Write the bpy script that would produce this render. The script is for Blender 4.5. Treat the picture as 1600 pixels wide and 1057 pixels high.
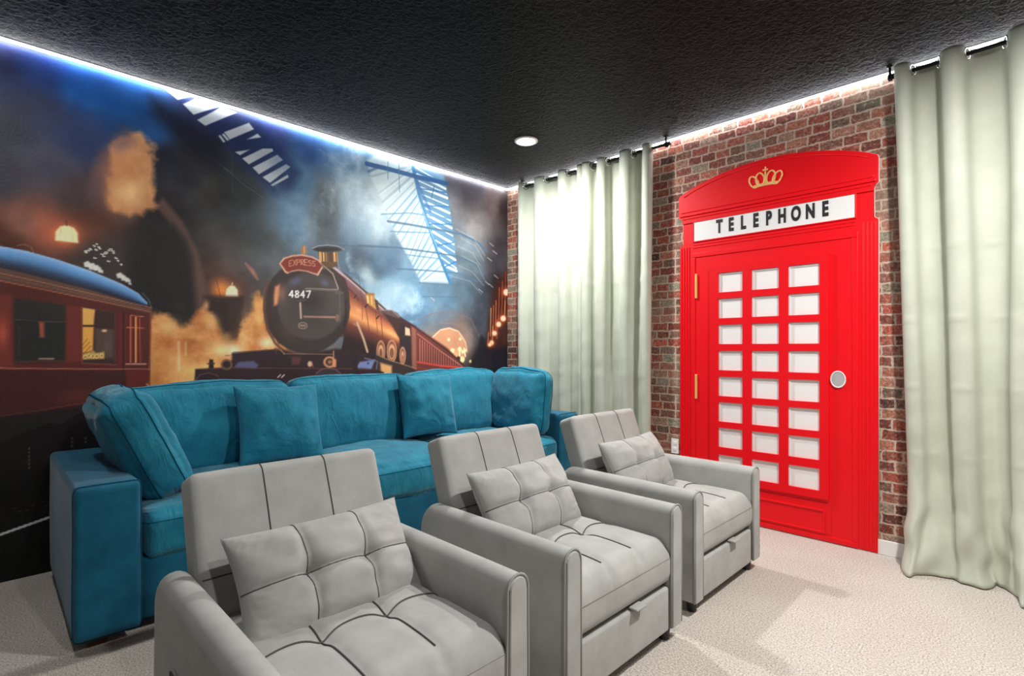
import bpy, bmesh, math, random
import numpy as np
from mathutils import Vector, Matrix, noise
S = bpy.context.scene
for o in list(bpy.data.objects): bpy.data.objects.remove(o)
PI = math.pi

# ------------------------------------------------------------ camera
RH = 2.755                    # room height
CAMX, CAMY, CAMZ = 3.706, -3.648, 1.185
cam = bpy.data.cameras.new('camera'); camo = bpy.data.objects.new('camera', cam); S.collection.objects.link(camo)
cam.sensor_width = 36; cam.lens = 36*821/1600; cam.shift_y = 16.5/1600; cam.clip_start = .05
camo.location = (CAMX, CAMY, CAMZ)
camo.rotation_euler = (PI/2, 0, math.atan2(.7067, .7075))
S.camera = camo
# ------------------------------------------------------------ view, world, exposure
S.view_settings.view_transform = 'Standard'; S.view_settings.look = 'None'
S.view_settings.gamma = 1; S.view_settings.use_curve_mapping = False
S.view_settings.exposure = 0.40
w = bpy.data.worlds.new('world'); S.world = w; w.use_nodes = True
w.node_tree.nodes['Background'].inputs[0].default_value = (.9, .95, 1, 1); w.node_tree.nodes['Background'].inputs[1].default_value = .0
LAMP_W = 62        # watts of each recessed ceiling lamp
STRIP = 20         # glow of the light strips
def lamp(name, loc, power, size=.12):
    l = bpy.data.lights.new(name, 'AREA'); l.shape = 'DISK'; l.size = size; l.energy = power; l.spread = math.radians(180); l.color = (1, .985, .96)
    o = bpy.data.objects.new(name, l); o.location = loc; S.collection.objects.link(o); return o
LAMPS = [((.978, -.766), .66), ((3.8, -1.35), 1.0), ((4.2, -3.0), .30), ((.978, -3.7), .14)]
for (lx, ly), k in LAMPS: lamp('ceiling_lamp_light', (lx, ly, RH-.03), LAMP_W*k)

# ------------------------------------------------------------ helpers
C = S.collection
def obj(name, me, mat=None, parent=None, smooth=True):
    o = bpy.data.objects.new(name, me); C.objects.link(o)
    if mat: me.materials.append(mat)
    if parent: o.parent = parent
    if smooth:
        me.polygons.foreach_set('use_smooth', [True]*len(me.polygons)); 
    return o
def sharp(o, ang=35):
    me = o.data; bm = bmesh.new(); bm.from_mesh(me); a = math.radians(ang)
    for e in bm.edges:
        if len(e.link_faces) == 2 and e.calc_face_angle(0) > a: e.smooth = False
    bm.to_mesh(me); bm.free(); return o
def tag(o, label, cat, group=None):
    o['label'] = label; o['category'] = cat
    if group: o['group'] = group
    return o
def thing(name, loc, label, cat, group=None, rz=0):
    o = bpy.data.objects.new(name, None); C.objects.link(o); o.location = loc; o.rotation_euler = (0, 0, rz)
    o.empty_display_size = .1
    return tag(o, label, cat, group)
def struct(o): o['kind'] = 'structure'; return o
def mesh(verts, faces):
    me = bpy.data.meshes.new('m'); me.from_pydata([tuple(v) for v in verts], [], faces); me.update(); return me
def frombm(bm):
    bmesh.ops.recalc_face_normals(bm, faces=bm.faces)
    me = bpy.data.meshes.new('m'); bm.to_mesh(me); bm.free(); return me
def add_box(bm, x0, x1, y0, y1, z0, z1, bev=0, seg=2):
    r = bmesh.ops.create_cube(bm, size=1); vs = r['verts']
    for v in vs: v.co = Vector(((x0+x1)/2+v.co.x*(x1-x0), (y0+y1)/2+v.co.y*(y1-y0), (z0+z1)/2+v.co.z*(z1-z0)))
    if bev:
        es = list({e for v in vs for e in v.link_edges})
        bmesh.ops.bevel(bm, geom=es, offset=bev, segments=seg, affect='EDGES', profile=.5)
def box(x0, x1, y0, y1, z0, z1, bev=0, seg=2):
    bm = bmesh.new(); add_box(bm, x0, x1, y0, y1, z0, z1, bev, seg); return frombm(bm)
def tube(pts, r, n=8, closed=False):
    """sweep a round section along a polyline"""
    P = [Vector(p) for p in pts]; V = []; F = []; m = len(P); up = None
    for i, p in enumerate(P):
        a = P[(i-1) % m] if (closed or i > 0) else p; b = P[(i+1) % m] if (closed or i < m-1) else p
        t = (b-a).normalized()
        if up is None: up = t.orthogonal().normalized()
        up = (up - t*up.dot(t)); up = up.normalized() if up.length > 1e-6 else t.orthogonal().normalized()
        s = t.cross(up); rr = r[i] if isinstance(r, (list, tuple)) else r
        for k in range(n):
            q = 2*PI*k/n; V.append(p + up*(rr*math.cos(q)) + s*(rr*math.sin(q)))
    for i in range(m if closed else m-1):
        j = (i+1) % m
        for k in range(n): F.append((i*n+k, i*n+(k+1) % n, j*n+(k+1) % n, j*n+k))
    if not closed: F.append(tuple(range(n-1, -1, -1))); F.append(tuple((m-1)*n+k for k in range(n)))
    return V, F
def tubes(list_of_pts, r, n=8, closed=False):
    V = []; F = []
    for pts in list_of_pts:
        v, f = tube(pts, r, n, closed); b = len(V); V += v; F += [tuple(i+b for i in q) for q in f]
    return mesh(V, F)
def grid(nu, nv, fn):
    V = [fn(i/nu, j/nv) for j in range(nv+1) for i in range(nu+1)]
    F = [(j*(nu+1)+i, j*(nu+1)+i+1, (j+1)*(nu+1)+i+1, (j+1)*(nu+1)+i) for j in range(nv) for i in range(nu)]
    return V, F
def weld(V, F, d=1e-5):
    bm = bmesh.new(); vs = [bm.verts.new(v) for v in V]
    for f in F:
        try: bm.faces.new([vs[i] for i in f])
        except ValueError: pass
    bmesh.ops.remove_doubles(bm, verts=bm.verts, dist=d); return frombm(bm)
def soft_fn(sx, sy, sz, r, bulge=(0, 0, 0), wr=0, wf=6, seed=0, post=None):
    """maps the surface of the [-1,1] cube on a stuffed, rounded box"""
    h = Vector((sx/2, sy/2, sz/2)); off = Vector((seed*7.3, seed*3.1, seed*1.7))
    def f(p):
        q = Vector((p[0]*h.x, p[1]*h.y, p[2]*h.z))
        inn = Vector([max(-(h[i]-r), min(h[i]-r, q[i])) for i in range(3)])
        d = q-inn
        q2 = inn + d.normalized()*r if d.length > 1e-9 else q
        n = [0, 0, 0]
        for i in range(3):
            j, k = [a for a in range(3) if a != i]
            n[i] = bulge[i]*p[i]*max(0, 1-p[j]**2)**.8*max(0, 1-p[k]**2)**.8
        q2 = q2+Vector(n)
        if wr:
            nn = Vector((p[0]**3, p[1]**3, p[2]**3)); nn = nn.normalized() if nn.length > 0 else nn
            a = noise.noise(q*wf+off) + .5*noise.noise(q*wf*2.3+off) - .35*abs(noise.noise(Vector((q.x*wf*1.5, q.y*wf*1.5, q.z*wf*.7))+off*2))
            q2 = q2+nn*(wr*a)
        return post(q2, p) if post else q2
    return f
def soft_box(fn, n=26):
    V = []; F = []
    def g(t): return math.sin((t*2-1)*PI/2)*.35+(t*2-1)*.65
    for ax in range(3):
        for s in (-1, 1):
            b = len(V)
            for j in range(n+1):
                for i in range(n+1):
                    p = [0, 0, 0]; p[ax] = s; p[(ax+1) % 3] = g(i/n)*s; p[(ax+2) % 3] = g(j/n); V.append(fn(p))
            for j in range(n):
                for i in range(n): F.append((b+j*(n+1)+i, b+j*(n+1)+i+1, b+(j+1)*(n+1)+i+1, b+(j+1)*(n+1)+i))
    return weld(V, F)
def seam_loop(fn, ax, pos, out=1.0, n=22, lift=.0):
    """a closed line round the box at a given height along axis ax"""
    P = []
    j, k = (ax+1) % 3, (ax+2) % 3
    for (a, b, c, d) in ((-1, -1, 1, -1), (1, -1, 1, 1), (1, 1, -1, 1), (-1, 1, -1, -1)):
        for i in range(n):
            t = i/n; p = [0, 0, 0]; p[ax] = pos; p[j] = a+(c-a)*t; p[k] = b+(d-b)*t
            q = fn(p); m = Vector(p); m[ax] = 0; P.append(q+m.normalized()*lift)
    return P

# ------------------------------------------------------------ materials
def newmat(name):
    m = bpy.data.materials.new(name); m.use_nodes = True; nt = m.node_tree; return m, nt, nt.nodes['Principled BSDF']
def nd(nt, t, **k):
    n = nt.nodes.new(t)
    for a, b in k.items():
        if hasattr(n, a): setattr(n, a, b)
        else: n.inputs[a.replace('_', ' ')].default_value = b
    return n
def srgb(r, g, b):
    f = lambda c: (c/255/12.92) if c/255 <= .04045 else ((c/255+.055)/1.055)**2.4
    return (f(r), f(g), f(b), 1)
def simple(name, col, rough=.5, metal=0, spec=.5, emis=None, es=0):
    m, nt, b = newmat(name); b.inputs['Base Color'].default_value = col; b.inputs['Roughness'].default_value = rough
    b.inputs['Metallic'].default_value = metal; b.inputs['Specular IOR Level'].default_value = spec
    if emis: b.inputs['Emission Color'].default_value = emis; b.inputs['Emission Strength'].default_value = es
    return m
def ramp(nt, fac, stops):
    r = nt.nodes.new('ShaderNodeValToRGB'); el = r.color_ramp.elements
    while len(el) < len(stops): el.new(.5)
    for e, (p, c) in zip(el, stops): e.position = p; e.color = c
    nt.links.new(fac, r.inputs[0]); return r
def fabric(name, c1, c2, scale=900, bump=.25, rough=.85, sheen=.3, mottle=14, weave=True, dist=.002, crease=0):
    m, nt, b = newmat(name); L = nt.links.new
    tc = nd(nt, 'ShaderNodeTexCoord')
    n1 = nd(nt, 'ShaderNodeTexNoise', Scale=mottle, Detail=5, Roughness=.6); L(tc.outputs['Object'], n1.inputs['Vector'])
    r = ramp(nt, n1.outputs['Fac'], [(.3, c1), (.7, c2)])
    n2 = nd(nt, 'ShaderNodeTexNoise', Scale=scale, Detail=2); 
    if weave:
        mp = nd(nt, 'ShaderNodeMapping'); mp.inputs['Scale'].default_value = (1, .18, 1); L(tc.outputs['Object'], mp.inputs[0]); L(mp.outputs[0], n2.inputs['Vector'])
        n3 = nd(nt, 'ShaderNodeTexNoise', Scale=scale, Detail=2); mp2 = nd(nt, 'ShaderNodeMapping'); mp2.inputs['Scale'].default_value = (.18, 1, .25)
        L(tc.outputs['Object'], mp2.inputs[0]); L(mp2.outputs[0], n3.inputs['Vector'])
        ad = nd(nt, 'ShaderNodeMath', operation='ADD'); L(n2.outputs['Fac'], ad.inputs[0]); L(n3.outputs['Fac'], ad.inputs[1]); hf = ad.outputs[0]
    else:
        L(tc.outputs['Object'], n2.inputs['Vector']); hf = n2.outputs['Fac']
    mx = nd(nt, 'ShaderNodeMixRGB', blend_type='MULTIPLY'); mx.inputs[0].default_value = .35
    rr = ramp(nt, hf, [(.3, (.72, .72, .72, 1)), (.95, (1.1, 1.1, 1.1, 1))]) if weave else ramp(nt, hf, [(.3, (.85, .85, .85, 1)), (.7, (1, 1, 1, 1))])
    L(r.outputs[0], mx.inputs[1]); L(rr.outputs[0], mx.inputs[2]); L(mx.outputs[0], b.inputs['Base Color'])
    bp = nd(nt, 'ShaderNodeBump', Strength=bump, Distance=dist); L(hf, bp.inputs['Height']); L(bp.outputs[0], b.inputs['Normal'])
    if crease:
        cn = nd(nt, 'ShaderNodeTexNoise', Scale=7, Detail=4, Roughness=.55, Distortion=1.6); cm = nd(nt, 'ShaderNodeMapping'); cm.inputs['Scale'].default_value = (1, 1.6, .7)
        L(tc.outputs['Object'], cm.inputs[0]); L(cm.outputs[0], cn.inputs['Vector'])
        cb = nd(nt, 'ShaderNodeBump', Strength=crease, Distance=.03); L(cn.outputs['Fac'], cb.inputs['Height']); L(cb.outputs[0], bp.inputs['Normal'])
    b.inputs['Roughness'].default_value = rough; b.inputs['Sheen Weight'].default_value = sheen; b.inputs['Sheen Roughness'].default_value = .45
    b.inputs['Specular IOR Level'].default_value = .2
    return m
M = {}
M['teal'] = fabric('teal_linen', srgb(20, 105, 131), srgb(36, 131, 155), 330, .35, .8, .25, 9, crease=.45)
M['teal_shaded'] = fabric('teal_linen_shaded', srgb(12, 81, 108), srgb(21, 101, 128), 330, .35, .8, .2, 9)  # same linen as the cushions, with the frame's shade put into the colour
M['teal_seam'] = simple('teal_seam', srgb(14, 84, 108), .9, spec=.1)
M['grey'] = fabric('grey_velvet', srgb(160, 160, 156), srgb(180, 180, 176), 500, .08, .8, .15, 7, weave=False, crease=.05)
M['piping'] = simple('grey_piping', srgb(150, 150, 147), .8, spec=.2)
M['stitch'] = simple('dark_stitching', srgb(84, 84, 82), .85, spec=.2)
M['blackplastic'] = simple('black_leg', (.012, .012, .013, 1), .45)
M['brownleg'] = simple('brown_wood_leg', srgb(70, 34, 18), .5)
M['curtain'] = fabric('sage_curtain', srgb(180, 184, 168), srgb(192, 196, 181), 1200, .08, .6, .1, 5)
M['rod'] = simple('black_rod', (.012, .012, .012, 1), .35, .3)
M['chrome'] = simple('nickel_ring', (.75, .73, .68, 1), .2, 1)
M['gold'] = simple('brass', srgb(236, 190, 110), .4, .2)
M['goldpaint'] = simple('gold_paint', srgb(246, 190, 120), .6)
M['white'] = simple('white_trim', srgb(232, 230, 226), .5)
M['pane'] = simple('white_pane', srgb(236, 234, 232), .35)
M['black'] = simple('black_letters', srgb(28, 28, 32), .6)
M['red'] = simple('red_paint', srgb(232, 6, 22), .42, spec=.35)
M['rededge'] = simple('pale_cut_edge', srgb(235, 200, 195), .6)
M['speaker'] = simple('grey_disc', srgb(172, 168, 170), .6)
M['lamp'] = simple('lamp_diffuser', (1, 1, 1, 1), .5, emis=(1, .985, .96, 1), es=14)
M['strip'] = simple('light_strip', (1, 1, 1, 1), .5, emis=(.93, .95, 1, 1), es=STRIP)
M['offwhite'] = simple('dark_grey_paint', srgb(110, 110, 112), .8)
def mk_carpet():
    m, nt, b = newmat('beige_carpet'); L = nt.links.new; tc = nd(nt, 'ShaderNodeTexCoord')
    a = nd(nt, 'ShaderNodeTexNoise', Scale=150, Detail=3, Roughness=.7); L(tc.outputs['Object'], a.inputs['Vector'])
    r = ramp(nt, a.outputs['Fac'], [(.36, srgb(140, 128, 116)), (.47, srgb(192, 183, 173)), (.60, srgb(222, 214, 206))])
    c = nd(nt, 'ShaderNodeTexNoise', Scale=1.3, Detail=3); L(tc.outputs['Object'], c.inputs['Vector'])
    r2 = ramp(nt, c.outputs['Fac'], [(.42, (.93, .92, .91, 1)), (.58, (1.0, 1.0, 1.0, 1))])
    mx = nd(nt, 'ShaderNodeMixRGB', blend_type='MULTIPLY'); mx.inputs[0].default_value = 1; L(r.outputs[0], mx.inputs[1]); L(r2.outputs[0], mx.inputs[2])
    L(mx.outputs[0], b.inputs['Base Color']); b.inputs['Roughness'].default_value = .95; b.inputs['Specular IOR Level'].default_value = .1; b.inputs['Sheen Weight'].default_value = .2
    bp = nd(nt, 'ShaderNodeBump', Strength=.5, Distance=.010); L(a.outputs['Fac'], bp.inputs['Height']); L(bp.outputs[0], b.inputs['Normal'])
    return m
def mk_ceiling():
    m, nt, b = newmat('black_textured_ceiling'); L = nt.links.new; tc = nd(nt, 'ShaderNodeTexCoord')
    a = nd(nt, 'ShaderNodeTexNoise', Scale=34, Detail=3, Roughness=.6, Distortion=.8); L(tc.outputs['Object'], a.inputs['Vector'])
    r = ramp(nt, a.outputs['Fac'], [(.42, (0, 0, 0, 1)), (.6, (1, 1, 1, 1))])
    b.inputs['Base Color'].default_value = (.0035, .0035, .004, 1); b.inputs['Roughness'].default_value = .55; b.inputs['Specular IOR Level'].default_value = .07
    bp = nd(nt, 'ShaderNodeBump', Strength=.55, Distance=.006); L(r.outputs[0], bp.inputs['Height']); L(bp.outputs[0], b.inputs['Normal'])
    return m
def mk_brick():
    m, nt, b = newmat('brick_wall'); L = nt.links.new; tc = nd(nt, 'ShaderNodeTexCoord')
    sp = nd(nt, 'ShaderNodeSeparateXYZ'); L(tc.outputs['Object'], sp.inputs[0])
    cb = nd(nt, 'ShaderNodeCombineXYZ'); L(sp.outputs[0], cb.inputs[0]); L(sp.outputs[2], cb.inputs[1])
    nz = nd(nt, 'ShaderNodeTexNoise', Scale=26, Detail=6, Roughness=.7); L(tc.outputs['Object'], nz.inputs['Vector'])
    sb = nd(nt, 'ShaderNodeVectorMath', operation='SUBTRACT'); L(nz.outputs['Color'], sb.inputs[0]); sb.inputs[1].default_value = (.5, .5, .5)
    sc = nd(nt, 'ShaderNodeVectorMath', operation='SCALE'); L(sb.outputs[0], sc.inputs[0]); sc.inputs['Scale'].default_value = .030
    ad = nd(nt, 'ShaderNodeVectorMath', operation='ADD'); L(cb.outputs[0], ad.inputs[0]); L(sc.outputs[0], ad.inputs[1])
    br = nd(nt, 'ShaderNodeTexBrick'); L(ad.outputs[0], br.inputs['Vector'])
    br.inputs['Scale'].default_value = 1; br.inputs['Brick Width'].default_value = .128; br.inputs['Row Height'].default_value = .060
    br.inputs['Mortar Size'].default_value = .0065; br.inputs['Mortar Smooth'].default_value = .45; br.inputs['Bias'].default_value = 0
    br.inputs['Color1'].default_value = (0, 0, 0, 1); br.inputs['Color2'].default_value = (1, 1, 1, 1); br.inputs['Mortar'].default_value = (.5, .5, .5, 1)
    br.offset = .5; br.squash = .8; br.squash_frequency = 3
    r = ramp(nt, br.outputs['Color'], [(0, srgb(84, 54, 50)), (.25, srgb(168, 88, 72)), (.4, srgb(112, 92, 80)), (.55, srgb(182, 98, 78)), (.7, srgb(142, 140, 122)), (.82, srgb(128, 66, 56)), (1, srgb(172, 118, 98))])
    sp2 = nd(nt, 'ShaderNodeTexNoise', Scale=75, Detail=4, Roughness=.7); L(tc.outputs['Object'], sp2.inputs['Vector'])
    r3 = ramp(nt, sp2.outputs['Fac'], [(.34, (.35, .33, .32, 1)), (.52, (.95, .95, .95, 1)), (.66, (2.0, 1.95, 1.9, 1))])
    mu = nd(nt, 'ShaderNodeMixRGB', blend_type='MULTIPLY'); mu.inputs[0].default_value = .75; L(r.outputs[0], mu.inputs[1]); L(r3.outputs[0], mu.inputs[2])
    gn = nd(nt, 'ShaderNodeTexNoise', Scale=1.8, Detail=3); L(tc.outputs['Object'], gn.inputs['Vector'])
    rg = ramp(nt, gn.outputs['Fac'], [(.5, (0, 0, 0, 1)), (.66, (.6, .6, .6, 1))])
    gm = nd(nt, 'ShaderNodeMixRGB'); L(rg.outputs[0], gm.inputs[0]); L(mu.outputs[0], gm.inputs[1]); gm.inputs[2].default_value = srgb(128, 130, 112)
    mo = nd(nt, 'ShaderNodeMixRGB'); L(br.outputs['Fac'], mo.inputs[0]); L(gm.outputs[0], mo.inputs[1]); mo.inputs[2].default_value = srgb(188, 168, 150)
    wn = nd(nt, 'ShaderNodeTexNoise', Scale=38, Detail=6, Roughness=.75); L(tc.outputs['Object'], wn.inputs['Vector'])
    rw = ramp(nt, wn.outputs['Fac'], [(.54, (0, 0, 0, 1)), (.66, (.75, .75, .75, 1))])
    mw = nd(nt, 'ShaderNodeMixRGB'); L(rw.outputs[0], mw.inputs[0]); L(mo.outputs[0], mw.inputs[1]); mw.inputs[2].default_value = srgb(196, 172, 152)
    rd = ramp(nt, wn.outputs['Fac'], [(.34, (.25, .22, .21, 1)), (.46, (1, 1, 1, 1))])
    md = nd(nt, 'ShaderNodeMixRGB', blend_type='MULTIPLY'); md.inputs[0].default_value = .8; L(mw.outputs[0], md.inputs[1]); L(rd.outputs[0], md.inputs[2])
    L(md.outputs[0], b.inputs['Base Color']); b.inputs['Roughness'].default_value = .7; b.inputs['Specular IOR Level'].default_value = .25
    iv = nd(nt, 'ShaderNodeMath', operation='SUBTRACT'); iv.inputs[0].default_value = 1; L(br.outputs['Fac'], iv.inputs[1])
    bp = nd(nt, 'ShaderNodeBump', Strength=.25, Distance=.004); L(iv.outputs[0], bp.inputs['Height']); L(bp.outputs[0], b.inputs['Normal'])
    return m
def mk_mural():
    m, nt, b = newmat('printed_mural'); L = nt.links.new
    a = nd(nt, 'ShaderNodeVertexColor'); a.layer_name = 'print'; L(a.outputs[0], b.inputs['Base Color'])
    tc = nd(nt, 'ShaderNodeTexCoord'); n = nd(nt, 'ShaderNodeTexNoise', Scale=75, Detail=2); L(tc.outputs['Object'], n.inputs['Vector'])
    bp = nd(nt, 'ShaderNodeBump', Strength=.35, Distance=.003); L(n.outputs['Fac'], bp.inputs['Height']); L(bp.outputs[0], b.inputs['Normal'])
    b.inputs['Roughness'].default_value = .5; b.inputs['Specular IOR Level'].default_value = .35
    return m
M['carpet'] = mk_carpet(); M['ceiling'] = mk_ceiling(); M['brick'] = mk_brick(); M['mural'] = mk_mural()

# ------------------------------------------------------------ room shell
RX, RY = 5.4, -5.4
def st(name, me, mat, kind=True): o = obj(name, me, mat, smooth=False); return struct(o)
st('floor', box(-.1, RX+.1, RY-.1, .1, -.08, 0), M['carpet'])
st('ceiling', box(-.1, RX+.1, RY-.1, .1, RH, RH+.1), M['ceiling'])
st('wall_left', box(-.1, -.003, RY-.1, .1, 0, RH), M['offwhite'])
st('wall_back', box(0, RX+.1, 0, .1, 0, RH), M['brick'])
st('wall_right', box(RX, RX+.1, RY, 0, 0, RH), M['offwhite'])
st('wall_front', box(0, RX, RY-.1, RY, 0, RH), M['offwhite'])
st('baseboard_back', box(.004, RX, -.012, 0, 0, .085, .003), M['white'])
BASE=[(-3.598,2.737,60,70,130),(-3.598,2.591,25,40,90),(-3.453,2.645,25,60,130),(-3.298,2.634,15,90,175),(-3.069,2.605,15,82,158),(-2.961,2.489,20,70,130),(-3.453,2.444,28,36,68),(-3.598,2.3,32,36,55),(-3.598,2.041,52,52,66),(-3.403,2.154,62,62,80),(-3.27,2.327,35,52,95),(-3.298,2.04,80,64,68),(-3.527,1.86,115,72,60),(-3.598,1.75,75,35,20),(-3.428,1.844,150,82,60),(-3.27,1.87,90,50,36),(-3.215,1.701,48,40,38),(-2.88,2.321,20,22,36),(-2.88,2.051,28,26,28),(-2.745,2.355,24,24,30),(-2.913,1.739,26,26,26),(-2.847,1.553,20,20,20),(-2.638,2.179,48,48,48),(-2.448,2.219,60,65,66),(-2.564,1.865,64,60,58),(-2.601,1.655,80,56,50),(-2.368,1.893,78,82,84),(-2.285,2.123,100,112,120),(-2.199,2.272,80,115,150),(-2.638,2.667,42,42,85),(-2.285,2.647,45,60,115),(-2.018,2.632,45,88,148),(-2.064,2.392,85,128,165),(-2.155,2.102,110,152,184),(-1.923,2.097,70,80,85),(-1.874,2.341,95,110,120),(-1.722,2.567,70,115,158),(-1.616,2.395,150,182,198),(-1.449,2.278,165,192,204),(-1.616,2.099,120,155,180),(-1.391,1.929,78,108,133),(-1.561,1.808,70,95,115),(-1.272,1.63,130,170,195),(-1.084,1.536,80,120,150),(-0.814,1.438,90,115,135),(-0.743,1.612,80,110,132),(-0.596,1.679,85,105,120),(-0.52,2.038,90,105,115),(-0.364,2.359,108,104,104),(-0.199,2.571,100,86,86),(-0.114,2.089,42,38,42),(-0.443,2.702,70,66,76),(-0.027,2.541,38,30,30),(-0.071,1.78,30,24,28),(-0.364,1.455,66,72,84),(-0.282,1.093,30,28,35),(-0.071,0.84,18,20,34),(-0.596,1.33,140,118,108),(-0.814,1.185,200,150,110),(-2.945,1.128,215,150,78),(-2.745,1.085,225,170,95),(-2.368,1.12,170,110,60),(-3.598,0.748,24,17,17),(-3.453,0.16,7,7,8),(-3.598,0.489,14,12,13),(-3.069,0.613,14,12,13),(-2.368,0.519,22,18,20),(-1.391,0.491,20,18,22),(-3.598,0.037,6,6,7),(-1.923,0.179,10,9,11)]
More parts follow.
